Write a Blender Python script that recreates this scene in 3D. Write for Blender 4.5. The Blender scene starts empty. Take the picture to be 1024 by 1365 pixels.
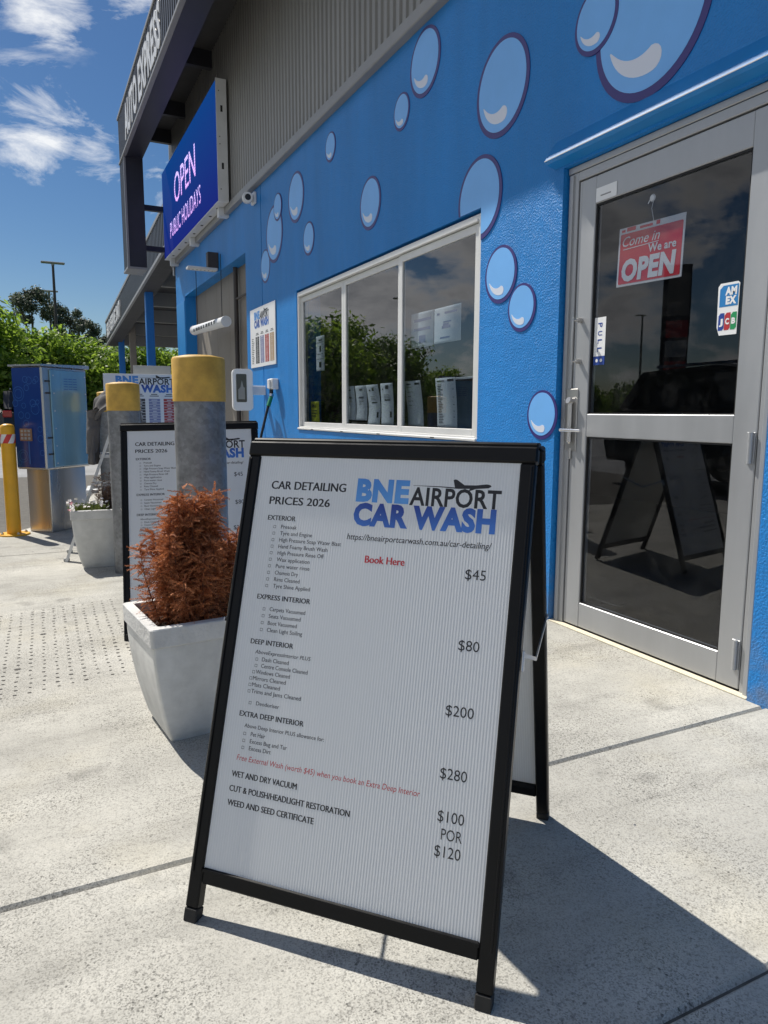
import bpy, math, random
from mathutils import Matrix, Vector
R_ = math.radians
sc = bpy.context.scene
COL = sc.collection
random.seed(7)

# ------------------------------------------------------------------ camera
CAMH = 1.06
cd = bpy.data.cameras.new('camera'); cam = bpy.data.objects.new('camera', cd); COL.objects.link(cam)
cd.sensor_fit = 'VERTICAL'; cd.sensor_height = 24.0; cd.sensor_width = 18.0; cd.lens = 955.0/1365.0*24.0
cd.clip_start = 0.05; cd.clip_end = 1500
def cam_axes():
    f = 955.0; d = Vector(((38-512)/f, 1.0, -(547-682.5)/f)); y = d.normalized()
    zx = (488-512)/f; vy = (y.x*zx+y.y)/y.z
    dn = Vector((zx, 1, -vy)).normalized()
    up = -dn if dn.z < 0 else dn
    x = y.cross(up)
    return x, y, up
_x, _y, _u = cam_axes()
RW = Matrix((_x, _y, _u))                       # rows: world axes in camera (right, forward, up)
right = RW @ Vector((1, 0, 0)); fwd = RW @ Vector((0, 1, 0)); upv = RW @ Vector((0, 0, 1))
M = Matrix((( right.x, upv.x, -fwd.x, 0), (right.y, upv.y, -fwd.y, 0), (right.z, upv.z, -fwd.z, CAMH), (0, 0, 0, 1)))
cam.matrix_world = M
sc.camera = cam

# ------------------------------------------------------------------ light
SUNDIR = Vector((-0.30, 0.72, 1.0)).normalized()
sl = bpy.data.lights.new('sun', 'SUN'); sl.energy = 4.8; sl.angle = R_(0.53); sl.color = (1.0, 0.95, 0.86)
so = bpy.data.objects.new('sun', sl); COL.objects.link(so); so.rotation_euler = SUNDIR.to_track_quat('Z', 'Y').to_euler()
so.location = (0, 0, 30)
sc.view_settings.view_transform = 'Standard'; sc.view_settings.look = 'None'
sc.view_settings.exposure = 0.36; sc.view_settings.gamma = 1.0; sc.view_settings.use_curve_mapping = False
sc.cycles.use_denoising = True
sc.cycles.max_bounces = 10; sc.cycles.transparent_max_bounces = 24

w = bpy.data.worlds.new("World"); sc.world = w; w.use_nodes = True
nt = w.node_tree; nt.nodes.clear()
def N(nt, t, **k):
    n = nt.nodes.new(t)
    for a, b in k.items():
        if a == 'inp':
            for i, v in b.items(): n.inputs[i].default_value = v
        else: setattr(n, a, b)
    return n
def mth(nt, op, a, b=None, clamp=False):
    n = nt.nodes.new('ShaderNodeMath'); n.operation = op; n.use_clamp = clamp
    for i, v in enumerate((a, b)):
        if v is None: continue
        if isinstance(v, (int, float)): n.inputs[i].default_value = v
        else: nt.links.new(v, n.inputs[i])
    return n.outputs[0]
def build_world():
    lk = nt.links.new
    out = N(nt, 'ShaderNodeOutputWorld'); bg = N(nt, 'ShaderNodeBackground'); bg.inputs[1].default_value = 0.054
    sky = N(nt, 'ShaderNodeTexSky', sky_type='NISHITA', sun_disc=False, sun_elevation=math.asin(SUNDIR.z), sun_rotation=math.atan2(SUNDIR.x, SUNDIR.y))
    sky.air_density = 1.0; sky.dust_density = 0.35; sky.ozone_density = 3.0; sky.altitude = 50
    hs = N(nt, 'ShaderNodeHueSaturation'); hs.inputs['Hue'].default_value = 0.503; hs.inputs['Saturation'].default_value = 1.28; hs.inputs['Value'].default_value = 1.66; hs.inputs['Value'].default_value = 1.0
    lk(sky.outputs[0], hs.inputs['Color'])
    tc = N(nt, 'ShaderNodeTexCoord')
    vn = N(nt, 'ShaderNodeVectorMath', operation='NORMALIZE'); lk(tc.outputs['Generated'], vn.inputs[0])
    sp = N(nt, 'ShaderNodeSeparateXYZ'); lk(vn.outputs[0], sp.inputs[0])
    x, y, z = sp.outputs
    zz = mth(nt, 'ADD', mth(nt, 'MAXIMUM', z, 0.0), 0.16)
    px = mth(nt, 'DIVIDE', x, zz); py = mth(nt, 'DIVIDE', y, zz)
    cb = N(nt, 'ShaderNodeCombineXYZ'); lk(px, cb.inputs[0]); lk(py, cb.inputs[1]); cb.inputs[2].default_value = 0.37
    n1 = N(nt, 'ShaderNodeTexNoise'); n1.inputs['Scale'].default_value = 5.2; n1.inputs['Detail'].default_value = 11; n1.inputs['Roughness'].default_value = 0.6; n1.inputs['Distortion'].default_value = 0.15
    mq = N(nt, 'ShaderNodeMapping'); mq.inputs['Scale'].default_value = (1, 1, 2.1); mq.inputs['Location'].default_value = (.52, .10, .3); lk(vn.outputs[0], mq.inputs[0]); lk(mq.outputs[0], n1.inputs['Vector'])
    # wispy streaked noise for the high thin clouds
    mp = N(nt, 'ShaderNodeMapping'); mp.inputs['Scale'].default_value = (5.2, 5.0, 12.5); mp.inputs['Rotation'].default_value = (0, R_(-14), 0); mp.inputs['Location'].default_value = (0.3, 0.2, 0.0)
    lk(vn.outputs[0], mp.inputs[0])
    n2 = N(nt, 'ShaderNodeTexNoise'); n2.inputs['Scale'].default_value = 1.6; n2.inputs['Detail'].default_value = 12; n2.inputs['Roughness'].default_value = 0.66; n2.inputs['Distortion'].default_value = 0.5
    lk(mp.outputs[0], n2.inputs['Vector'])
    def blob(d, r0, r1):
        dv = N(nt, 'ShaderNodeVectorMath', operation='DISTANCE'); lk(vn.outputs[0], dv.inputs[0]); dv.inputs[1].default_value = Vector(d).normalized()
        mr = N(nt, 'ShaderNodeMapRange', interpolation_type='SMOOTHSTEP'); mr.inputs[1].default_value = r0; mr.inputs[2].default_value = r1; mr.inputs[3].default_value = 1; mr.inputs[4].default_value = 0
        lk(dv.outputs['Value'], mr.inputs[0]); return mr.outputs[0]
    # thin clouds in front of the camera
    m = mth(nt, 'MAXIMUM', mth(nt, 'MULTIPLY', blob((0.045, .895, .452), .01, .085), 1.5), mth(nt, 'MULTIPLY', blob((0.115, .885, .462), .0, .07), 1.35))
    m = mth(nt, 'MAXIMUM', m, mth(nt, 'MULTIPLY', blob((0.03, .948, .322), .0, .095), .9))
    m = mth(nt, 'MAXIMUM', m, mth(nt, 'MULTIPLY', blob((0.095, .953, .292), .0, .075), .85))
    m = mth(nt, 'MAXIMUM', m, mth(nt, 'MULTIPLY', blob((0.16, .951, .265), .0, .06), .7))
    t = mth(nt, 'ADD', mth(nt, 'SUBTRACT', n2.outputs[0], 0.62), mth(nt, 'MULTIPLY', m, 0.27))
    wisp = mth(nt, 'MULTIPLY', t, 4.2, True); wisp = mth(nt, 'MULTIPLY', wisp, mth(nt, 'MINIMUM', mth(nt, 'MULTIPLY', m, 3.0), 1.0))
    # cumulus over the car park side, seen in the glass
    side = N(nt, 'ShaderNodeMapRange', interpolation_type='SMOOTHSTEP'); side.inputs[1].default_value = -0.16; side.inputs[2].default_value = -0.36; side.inputs[3].default_value = 0; side.inputs[4].default_value = 1
    lk(x, side.inputs[0])
    t2 = mth(nt, 'ADD', mth(nt, 'SUBTRACT', n1.outputs[0], 0.66), mth(nt, 'MULTIPLY', side.outputs[0], 0.202))
    cum = mth(nt, 'MULTIPLY', t2, 9.0, True)
    shade = mth(nt, 'SUBTRACT', 1.0, mth(nt, 'MULTIPLY', mth(nt, 'SUBTRACT', t2, 0.03), 4.0, True))
    mixc = N(nt, 'ShaderNodeMix', data_type='RGBA'); mixc.inputs[6].default_value = (4.2, 4.5, 5.1, 1); mixc.inputs[7].default_value = (16.5, 16.3, 16.0, 1)
    lk(shade, mixc.inputs[0])
    a = N(nt, 'ShaderNodeMix', data_type='RGBA'); lk(cum, a.inputs[0]); lk(hs.outputs[0], a.inputs[6]); lk(mixc.outputs[2], a.inputs[7])
    b = N(nt, 'ShaderNodeMix', data_type='RGBA'); lk(mth(nt, 'MULTIPLY', wisp, 0.92), b.inputs[0]); lk(a.outputs[2], b.inputs[6]); b.inputs[7].default_value = (14.0, 14.2, 14.4, 1)
    lk(b.outputs[2], bg.inputs[0]); lk(bg.outputs[0], out.inputs[0])
build_world()

# ------------------------------------------------------------------ materials
def newmat(name):
    m = bpy.data.materials.new(name); m.use_nodes = True
    return m, m.node_tree, m.node_tree.nodes['Principled BSDF']
def mat(name, col, rough=.5, metal=0., var=.0, vscale=4., bump=0., bscale=60., bdist=.002, emit=None, coat=0., rvar=0., stretch=None, coords='Object', spec=None):
    m, t, p = newmat(name); lk = t.links.new
    p.inputs['Base Color'].default_value = (*col, 1); p.inputs['Roughness'].default_value = rough; p.inputs['Metallic'].default_value = metal
    if spec is not None: p.inputs['Specular IOR Level'].default_value = spec
    if coat: p.inputs['Coat Weight'].default_value = coat; p.inputs['Coat Roughness'].default_value = .08
    if emit: p.inputs['Emission Color'].default_value = (*emit[0], 1); p.inputs['Emission Strength'].default_value = emit[1]
    if var or bump or rvar:
        tc = N(t, 'ShaderNodeTexCoord'); src = tc.outputs[coords]
        if stretch:
            mp = N(t, 'ShaderNodeMapping'); mp.inputs['Scale'].default_value = stretch; lk(src, mp.inputs[0]); src = mp.outputs[0]
    if var or rvar:
        n = N(t, 'ShaderNodeTexNoise'); n.inputs['Scale'].default_value = vscale; n.inputs['Detail'].default_value = 7; n.inputs['Roughness'].default_value = .62; lk(src, n.inputs['Vector'])
        if var:
            mr = N(t, 'ShaderNodeMapRange'); mr.inputs[1].default_value = .3; mr.inputs[2].default_value = .7; mr.inputs[3].default_value = 1-var; mr.inputs[4].default_value = 1+var
            lk(n.outputs[0], mr.inputs[0])
            mx = N(t, 'ShaderNodeVectorMath', operation='SCALE'); mx.inputs[0].default_value = col; lk(mr.outputs[0], mx.inputs['Scale']); lk(mx.outputs[0], p.inputs['Base Color'])
        if rvar:
            mr = N(t, 'ShaderNodeMapRange'); mr.inputs[1].default_value = .3; mr.inputs[2].default_value = .7; mr.inputs[3].default_value = max(0, rough-rvar); mr.inputs[4].default_value = rough+rvar
            lk(n.outputs[0], mr.inputs[0]); lk(mr.outputs[0], p.inputs['Roughness'])
    if bump:
        n = N(t, 'ShaderNodeTexNoise'); n.inputs['Scale'].default_value = bscale; n.inputs['Detail'].default_value = 4; lk(src, n.inputs['Vector'])
        b = N(t, 'ShaderNodeBump'); b.inputs['Strength'].default_value = bump; b.inputs['Distance'].default_value = bdist; lk(n.outputs[0], b.inputs['Height']); lk(b.outputs[0], p.inputs['Normal'])
    return m

def concrete_mat(name, base, speck=1.0, tint=(1, 1, 1), stain=1.35):
    m, t, p = newmat(name); lk = t.links.new
    tc = N(t, 'ShaderNodeTexCoord'); o = tc.outputs['Object']
    def noise(s, d=6, r=.6):
        n = N(t, 'ShaderNodeTexNoise'); n.inputs['Scale'].default_value = s; n.inputs['Detail'].default_value = d; n.inputs['Roughness'].default_value = r; lk(o, n.inputs['Vector']); return n.outputs[0]
    def mr(v, a, b, c, d):
        q = N(t, 'ShaderNodeMapRange'); q.inputs[1].default_value = a; q.inputs[2].default_value = b; q.inputs[3].default_value = c; q.inputs[4].default_value = d; lk(v, q.inputs[0]); return q.outputs[0]
    big = mr(noise(.9, 5), .3, .72, 1-.20*stain, 1+.10*stain)
    mid = mr(noise(6, 6, .7), .3, .7, 1-.07*stain, 1+.07*stain)
    fine = noise(260, 3, .7)
    vg = N(t, 'ShaderNodeTexVoronoi'); vg.inputs['Scale'].default_value = 330; lk(o, vg.inputs['Vector'])
    sg = N(t, 'ShaderNodeSeparateColor'); lk(vg.outputs['Color'], sg.inputs[0])
    gr = mr(sg.outputs[1], .0, .42, 1-.36*speck, 1.08)
    f1 = mth(t, 'MULTIPLY', gr, mr(fine, .36, .54, 1-.20*speck, 1.04))
    fine2 = noise(95, 2, .5)
    f2 = mr(fine2, .30, .44, 1-.30*speck, 1.0)
    vo = N(t, 'ShaderNodeTexVoronoi'); vo.inputs['Scale'].default_value = 75; lk(o, vo.inputs['Vector'])
    sel = N(t, 'ShaderNodeSeparateColor'); lk(vo.outputs['Color'], sel.inputs[0])
    dark = mth(t, 'MULTIPLY', mth(t, 'LESS_THAN', vo.outputs['Distance'], .22), mth(t, 'LESS_THAN', sel.outputs[0], .13))
    patch = mr(noise(2.3, 3), .40, .62, .45, 1.0)
    v = mth(t, 'SUBTRACT', 1.0, mth(t, 'MULTIPLY', mth(t, 'MULTIPLY', dark, patch), .45*speck))
    # worn patches show more aggregate
    f = mth(t, 'ADD', mth(t, 'MULTIPLY', mth(t, 'SUBTRACT', mth(t, 'MULTIPLY', f1, f2), 1.0), patch), 1.0)
    mpx = N(t, 'ShaderNodeMapping'); mpx.inputs['Scale'].default_value = (.55, 3.0, 1); mpx.inputs['Rotation'].default_value = (0, 0, .5); lk(o, mpx.inputs[0])
    st = N(t, 'ShaderNodeTexNoise'); st.inputs['Scale'].default_value = 2.2; st.inputs['Detail'].default_value = 8; st.inputs['Roughness'].default_value = .68; lk(mpx.outputs[0], st.inputs['Vector'])
    streak = mr(st.outputs[0], .50, .70, 1.0, 1-.16*stain)
    sp_ = mr(noise(3.6, 2, .4), .66, .72, 1.0, 1-.20*stain)
    k = mth(t, 'MULTIPLY', mth(t, 'MULTIPLY', mth(t, 'MULTIPLY', big, mid), mth(t, 'MULTIPLY', streak, sp_)), mth(t, 'MULTIPLY', f, v))
    # warm dusty blotches
    wm = mr(noise(1.7, 4), .52, .72, 0, .35*stain)
    c0 = N(t, 'ShaderNodeMix', data_type='RGBA'); c0.inputs[6].default_value = (base*tint[0], base*tint[1], base*tint[2], 1); c0.inputs[7].default_value = (base*1.1, base*1.02, base*.80, 1); lk(wm, c0.inputs[0])
    sv = N(t, 'ShaderNodeVectorMath', operation='SCALE'); lk(c0.outputs[2], sv.inputs[0]); lk(k, sv.inputs['Scale']); lk(sv.outputs[0], p.inputs['Base Color'])
    p.inputs['Roughness'].default_value = .88; p.inputs['Specular IOR Level'].default_value = .25
    b = N(t, 'ShaderNodeBump'); b.inputs['Strength'].default_value = .55; b.inputs['Distance'].default_value = .0016; lk(mth(t, 'ADD', fine, mth(t, 'MULTIPLY', fine2, .8)), b.inputs['Height']); lk(b.outputs[0], p.inputs['Normal'])
    return m

def stucco_mat(name, col):
    m, t, p = newmat(name); lk = t.links.new
    tc = N(t, 'ShaderNodeTexCoord'); o = tc.outputs['Object']
    mp = N(t, 'ShaderNodeMapping'); mp.inputs['Scale'].default_value = (1, 2.2, .35); lk(o, mp.inputs[0])
    n = N(t, 'ShaderNodeTexNoise'); n.inputs['Scale'].default_value = 1.6; n.inputs['Detail'].default_value = 6; lk(mp.outputs[0], n.inputs['Vector'])
    mr = N(t, 'ShaderNodeMapRange'); mr.inputs[1].default_value = .3; mr.inputs[2].default_value = .7; mr.inputs[3].default_value = .90; mr.inputs[4].default_value = 1.10; lk(n.outputs[0], mr.inputs[0])
    sv = N(t, 'ShaderNodeVectorMath', operation='SCALE'); sv.inputs[0].default_value = col; lk(mr.outputs[0], sv.inputs['Scale']); lk(sv.outputs[0], p.inputs['Base Color'])
    sz = N(t, 'ShaderNodeSeparateXYZ'); gp = N(t, 'ShaderNodeNewGeometry'); lk(gp.outputs['Position'], sz.inputs[0])
    dn = N(t, 'ShaderNodeTexNoise'); dn.inputs['Scale'].default_value = 14; dn.inputs['Detail'].default_value = 6; lk(o, dn.inputs['Vector'])
    dz = N(t, 'ShaderNodeMapRange'); dz.inputs[1].default_value = .0; dz.inputs[2].default_value = .34; dz.inputs[3].default_value = .95; dz.inputs[4].default_value = .0; lk(sz.outputs[2], dz.inputs[0])
    dd = mth(t, 'MULTIPLY', dz.outputs[0], mth(t, 'MULTIPLY', mth(t, 'SUBTRACT', dn.outputs[0], .36), 3.2, True), True)
    dm = N(t, 'ShaderNodeMix', data_type='RGBA'); lk(mth(t, 'MULTIPLY', dd, .55), dm.inputs[0]); lk(sv.outputs[0], dm.inputs[6]); dm.inputs[7].default_value = (.20, .19, .17, 1); lk(dm.outputs[2], p.inputs['Base Color'])
    g = N(t, 'ShaderNodeTexNoise'); g.inputs['Scale'].default_value = 105; g.inputs['Detail'].default_value = 3; g.inputs['Roughness'].default_value = .55; lk(o, g.inputs['Vector'])
    g2 = N(t, 'ShaderNodeTexNoise'); g2.inputs['Scale'].default_value = 9; g2.inputs['Detail'].default_value = 2; lk(o, g2.inputs['Vector'])
    b = N(t, 'ShaderNodeBump'); b.inputs['Strength'].default_value = .95; b.inputs['Distance'].default_value = .0062
    lk(mth(t, 'ADD', g.outputs[0], mth(t, 'MULTIPLY', g2.outputs[0], .9)), b.inputs['Height']); lk(b.outputs[0], p.inputs['Normal'])
    p.inputs['Roughness'].default_value = .42; p.inputs['Specular IOR Level'].default_value = .5
    return m

def glass_mat(name, tint, ior=1.75):
    m, t, p = newmat(name); lk = t.links.new; t.nodes.remove(p)
    out = [n for n in t.nodes if n.type == 'OUTPUT_MATERIAL'][0]
    tr = N(t, 'ShaderNodeBsdfTransparent'); tr.inputs[0].default_value = (*tint, 1)
    gl = N(t, 'ShaderNodeBsdfGlossy'); gl.inputs['Roughness'].default_value = .0; gl.inputs[0].default_value = (.96, .97, 1, 1)
    fr0 = N(t, 'ShaderNodeFresnel'); fr0.inputs[0].default_value = ior
    gi = N(t, 'ShaderNodeNewGeometry'); frv = mth(t, 'MULTIPLY', fr0.outputs[0], mth(t, 'SUBTRACT', 1.0, gi.outputs['Backfacing']))
    tc = N(t, 'ShaderNodeTexCoord'); n = N(t, 'ShaderNodeTexNoise'); n.inputs['Scale'].default_value = 1.3; n.inputs['Detail'].default_value = 1; lk(tc.outputs['Object'], n.inputs['Vector'])
    b = N(t, 'ShaderNodeBump'); b.inputs['Strength'].default_value = .12; b.inputs['Distance'].default_value = .01; lk(n.outputs[0], b.inputs['Height']); lk(b.outputs[0], gl.inputs['Normal'])
    df = N(t, 'ShaderNodeBsdfDiffuse'); df.inputs[0].default_value = (.5, .5, .48, 1)
    dn = N(t, 'ShaderNodeTexNoise'); dn.inputs['Scale'].default_value = 7; dn.inputs['Detail'].default_value = 9; dn.inputs['Roughness'].default_value = .7; dn.inputs['Distortion'].default_value = 1.2; lk(tc.outputs['Object'], dn.inputs['Vector'])
    dq = N(t, 'ShaderNodeMapRange'); dq.inputs[1].default_value = .45; dq.inputs[2].default_value = .75; dq.inputs[3].default_value = .001; dq.inputs[4].default_value = .018; lk(dn.outputs[0], dq.inputs[0])
    mx = N(t, 'ShaderNodeMixShader'); lk(frv, mx.inputs[0]); lk(tr.outputs[0], mx.inputs[1]); lk(gl.outputs[0], mx.inputs[2])
    m2 = N(t, 'ShaderNodeMixShader'); lk(dq.outputs[0], m2.inputs[0]); lk(mx.outputs[0], m2.inputs[1]); lk(df.outputs[0], m2.inputs[2]); lk(m2.outputs[0], out.inputs[0])
    return m

def galv_mat(name):
    m, t, p = newmat(name); lk = t.links.new
    tc = N(t, 'ShaderNodeTexCoord'); o = tc.outputs['Object']
    vo = N(t, 'ShaderNodeTexVoronoi'); vo.inputs['Scale'].default_value = 62; lk(o, vo.inputs['Vector'])
    s = N(t, 'ShaderNodeSeparateColor'); lk(vo.outputs['Color'], s.inputs[0])
    n = N(t, 'ShaderNodeTexNoise'); n.inputs['Scale'].default_value = 9; n.inputs['Detail'].default_value = 7; n.inputs['Roughness'].default_value = .7; lk(o, n.inputs['Vector'])
    a = mth(t, 'ADD', mth(t, 'MULTIPLY', s.outputs[0], .20), mth(t, 'MULTIPLY', n.outputs[0], 1.1))
    mr = N(t, 'ShaderNodeMapRange'); mr.inputs[1].default_value = .3; mr.inputs[2].default_value = 1.0; mr.inputs[3].default_value = .10; mr.inputs[4].default_value = .30; lk(a, mr.inputs[0])
    cb = N(t, 'ShaderNodeCombineColor'); lk(mr.outputs[0], cb.inputs[0]); lk(mth(t, 'MULTIPLY', mr.outputs[0], 1.03), cb.inputs[1]); lk(mth(t, 'MULTIPLY', mr.outputs[0], 1.08), cb.inputs[2]); lk(cb.outputs[0], p.inputs['Base Color'])
    r = N(t, 'ShaderNodeMapRange'); r.inputs[3].default_value = .38; r.inputs[4].default_value = .62; lk(s.outputs[1], r.inputs[0]); lk(r.outputs[0], p.inputs['Roughness'])
    p.inputs['Metallic'].default_value = .45
    return m

def corflute_mat(name, col, pitch=.0060):
    m, t, p = newmat(name); lk = t.links.new
    tc = N(t, 'ShaderNodeTexCoord'); sp = N(t, 'ShaderNodeSeparateXYZ'); lk(tc.outputs['Object'], sp.inputs[0])
    ph = mth(t, 'SINE', mth(t, 'MULTIPLY', sp.outputs[0], 2*math.pi/pitch))
    n = N(t, 'ShaderNodeTexNoise'); n.inputs['Scale'].default_value = 60; n.inputs['Detail'].default_value = 3; lk(tc.outputs['Object'], n.inputs['Vector'])
    h = mth(t, 'ADD', ph, mth(t, 'MULTIPLY', n.outputs[0], .8))
    b = N(t, 'ShaderNodeBump'); b.inputs['Strength'].default_value = .6; b.inputs['Distance'].default_value = .0003; lk(h, b.inputs['Height']); lk(b.outputs[0], p.inputs['Normal'])
    mr = N(t, 'ShaderNodeMapRange'); mr.inputs[1].default_value = -1; mr.inputs[2].default_value = 1; mr.inputs[3].default_value = .93; mr.inputs[4].default_value = 1.0; lk(ph, mr.inputs[0])
    sv = N(t, 'ShaderNodeVectorMath', operation='SCALE'); sv.inputs[0].default_value = col; lk(mr.outputs[0], sv.inputs['Scale']); lk(sv.outputs[0], p.inputs['Base Color'])
    p.inputs['Roughness'].default_value = .28; p.inputs['Specular IOR Level'].default_value = .5
    # thin plastic sheet lets some sun through
    tl = N(t, 'ShaderNodeBsdfTranslucent'); tl.inputs[0].default_value = (.75, .78, .82, 1)
    mx = N(t, 'ShaderNodeMixShader'); mx.inputs[0].default_value = .10
    out = [q for q in t.nodes if q.type == 'OUTPUT_MATERIAL'][0]
    lk(p.outputs[0], mx.inputs[1]); lk(tl.outputs[0], mx.inputs[2]); lk(mx.outputs[0], out.inputs[0])
    return m

def leaf_mat(name, c0, c1, trans=.35, rough=.55):
    m, t, p = newmat(name); lk = t.links.new
    g = N(t, 'ShaderNodeTexCoord'); n = N(t, 'ShaderNodeTexNoise'); n.inputs['Scale'].default_value = 1.4; n.inputs['Detail'].default_value = 5; lk(g.outputs['Object'], n.inputs['Vector'])
    gi = N(t, 'ShaderNodeNewGeometry')
    f = mth(t, 'ADD', mth(t, 'MULTIPLY', n.outputs[0], .7), mth(t, 'MULTIPLY', gi.outputs['Random Per Island'], .5))
    mr = N(t, 'ShaderNodeMapRange'); mr.inputs[1].default_value = .3; mr.inputs[2].default_value = .9; lk(f, mr.inputs[0])
    mx = N(t, 'ShaderNodeMix', data_type='RGBA'); mx.inputs[6].default_value = (*c0, 1); mx.inputs[7].default_value = (*c1, 1); lk(mr.outputs[0], mx.inputs[0])
    lk(mx.outputs[2], p.inputs['Base Color']); p.inputs['Roughness'].default_value = rough
    tl = N(t, 'ShaderNodeBsdfTranslucent'); lk(mx.outputs[2], tl.inputs[0])
    ms = N(t, 'ShaderNodeMixShader'); ms.inputs[0].default_value = trans
    out = [q for q in t.nodes if q.type == 'OUTPUT_MATERIAL'][0]
    lk(p.outputs[0], ms.inputs[1]); lk(tl.outputs[0], ms.inputs[2]); lk(ms.outputs[0], out.inputs[0])
    return m

def led_mat(name, c0, c1, strength, pitch=.022, dots=.5):
    m, t, p = newmat(name); lk = t.links.new; t.nodes.remove(p)
    out = [q for q in t.nodes if q.type == 'OUTPUT_MATERIAL'][0]
    tc = N(t, 'ShaderNodeTexCoord'); sp = N(t, 'ShaderNodeSeparateXYZ'); lk(tc.outputs['Object'], sp.inputs[0])
    def s(v): return mth(t, 'ABSOLUTE', mth(t, 'SINE', mth(t, 'MULTIPLY', v, math.pi/pitch)))
    d = mth(t, 'MULTIPLY', s(sp.outputs[0]), s(sp.outputs[2]))
    f = mth(t, 'ADD', mth(t, 'MULTIPLY', d, dots*2), 1-dots)
    g = N(t, 'ShaderNodeSeparateXYZ'); lk(tc.outputs['Generated'], g.inputs[0])
    mx = N(t, 'ShaderNodeMix', data_type='RGBA'); mx.inputs[6].default_value = (*c0, 1); mx.inputs[7].default_value = (*c1, 1); lk(g.outputs[2], mx.inputs[0])
    em = N(t, 'ShaderNodeEmission'); lk(mx.outputs[2], em.inputs[0]); lk(mth(t, 'MULTIPLY', f, strength), em.inputs[1])
    gl = N(t, 'ShaderNodeBsdfDiffuse'); gl.inputs[0].default_value = (.02, .02, .03, 1)
    ad = N(t, 'ShaderNodeAddShader'); lk(em.outputs[0], ad.inputs[0]); lk(gl.outputs[0], ad.inputs[1]); lk(ad.outputs[0], out.inputs[0])
    return m

def ink_gradient(name, bottom, top):
    m, t, p = newmat(name); lk = t.links.new
    tc = N(t, 'ShaderNodeTexCoord'); g = N(t, 'ShaderNodeSeparateXYZ'); lk(tc.outputs['Generated'], g.inputs[0])
    f = mth(t, 'ADD', mth(t, 'MULTIPLY', g.outputs[2], .75), mth(t, 'MULTIPLY', mth(t, 'SINE', mth(t, 'MULTIPLY', g.outputs[0], 5.0)), .25), True)
    mx = N(t, 'ShaderNodeMix', data_type='RGBA'); mx.inputs[6].default_value = (*bottom, 1); mx.inputs[7].default_value = (*top, 1); lk(f, mx.inputs[0]); lk(mx.outputs[2], p.inputs['Base Color'])
    p.inputs['Roughness'].default_value = .35
    return m

X = {}
X['concrete'] = concrete_mat('concrete', .47, 1.5, (1, .975, .89))
X['asphalt'] = concrete_mat('asphalt', .30, .7, (.98, 1, 1.03), 1.2)
X['joint'] = mat('joint_filler', (.10, .095, .085), .95, var=.3, vscale=20)
X['blue_wall'] = stucco_mat('blue_textured_render', (.006, .20, .575))
X['blue_paint'] = mat('blue_paint', (.008, .20, .54), .4, var=.08, vscale=5, bump=.2, bscale=80, bdist=.001)
X['blue_post'] = mat('blue_post_paint', (.02, .16, .50), .4, var=.1)
X['bub_rim'] = mat('bubble_rim_violet', (.035, .025, .17), .4)
X['bub_fill'] = mat('bubble_fill_blue', (.16, .43, .86), .38, var=.05, vscale=3)
X['bub_hi'] = mat('bubble_highlight', (.66, .70, .80), .38)
X['clad'] = mat('grey_metal_cladding', (.27, .265, .25), .45, .25, var=.08, vscale=3, stretch=(1, 1, .15))
X['clad_trim'] = mat('grey_flashing', (.27, .27, .27), .45, .2, var=.06, vscale=5)
X['dark_clad'] = mat('charcoal_cladding', (.042, .044, .050), .42, .2, var=.1, vscale=2)
X['dark_steel'] = mat('charcoal_steel', (.03, .031, .04), .42, .1, var=.12, vscale=3)
X['soffit'] = mat('dark_soffit', (.05, .05, .052), .7, var=.15)
X['alu'] = mat('anodised_aluminium', (.37, .38, .395), .38, .35, var=.06, vscale=2.5, rvar=.06, stretch=(3, 3, .6))
X['alu_white'] = mat('pale_aluminium', (.66, .665, .66), .42, .1, var=.05, vscale=3)
X['gasket'] = mat('black_gasket', (.01, .01, .011), .6)
X['glass'] = glass_mat('tinted_glass', (.70, .74, .77), 1.95)
X['glass_door'] = glass_mat('tinted_door_glass', (.78, .80, .83), 1.58)
X['steel'] = mat('brushed_steel', (.48, .47, .46), .3, .85, var=.08, vscale=4, rvar=.1, stretch=(1, 1, .1))
X['chrome'] = mat('chrome', (.75, .75, .76), .15, 1.)
X['galv'] = galv_mat('galvanised_steel')
X['yellow'] = mat('yellow_paint_cap', (.55, .33, .055), .6, var=.26, vscale=11, bump=.15, bscale=120)
X['yellow_b'] = mat('safety_yellow', (.78, .40, .015), .4, var=.10, vscale=7)
X['black_frame'] = mat('black_powder_coat', (.004, .004, .0046), .38, .0, var=.2, vscale=20, rvar=.08, bump=.08, bscale=300, bdist=.0006, spec=.22)
X['rubber'] = mat('dark_rubber', (.016, .0155, .015), .75, var=.3, vscale=60)
X['corflute'] = corflute_mat('white_fluted_board', (.76, .78, .80))
X['board_back'] = corflute_mat('cream_fluted_board', (.66, .65, .60))
X['ink'] = mat('black_ink', (.012, .012, .016), .4)
X['ink_red'] = mat('red_ink', (.50, .018, .03), .4)
X['ink_bne'] = ink_gradient('blue_ink', (.10, .32, .72), (.055, .22, .60))
X['ink_wash'] = ink_gradient('deep_blue_ink', (.045, .17, .56), (.012, .035, .26))
X['planter'] = mat('white_fibre_concrete', (.60, .60, .58), .72, var=.16, vscale=9, bump=.35, bscale=45, bdist=.0025)
X['planter_rim'] = mat('rough_white_rim', (.56, .56, .55), .75, var=.12, vscale=12, bump=.9, bscale=70, bdist=.004)
X['soil'] = mat('dry_soil', (.055, .04, .03), .95, var=.5, vscale=25, bump=1, bscale=40, bdist=.01)
X['dead'] = leaf_mat('dead_conifer_foliage', (.20, .062, .026), (.72, .28, .11), .32, .75)
X['deadstem'] = mat('dry_stem', (.12, .055, .03), .8, var=.3, vscale=30)
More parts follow.
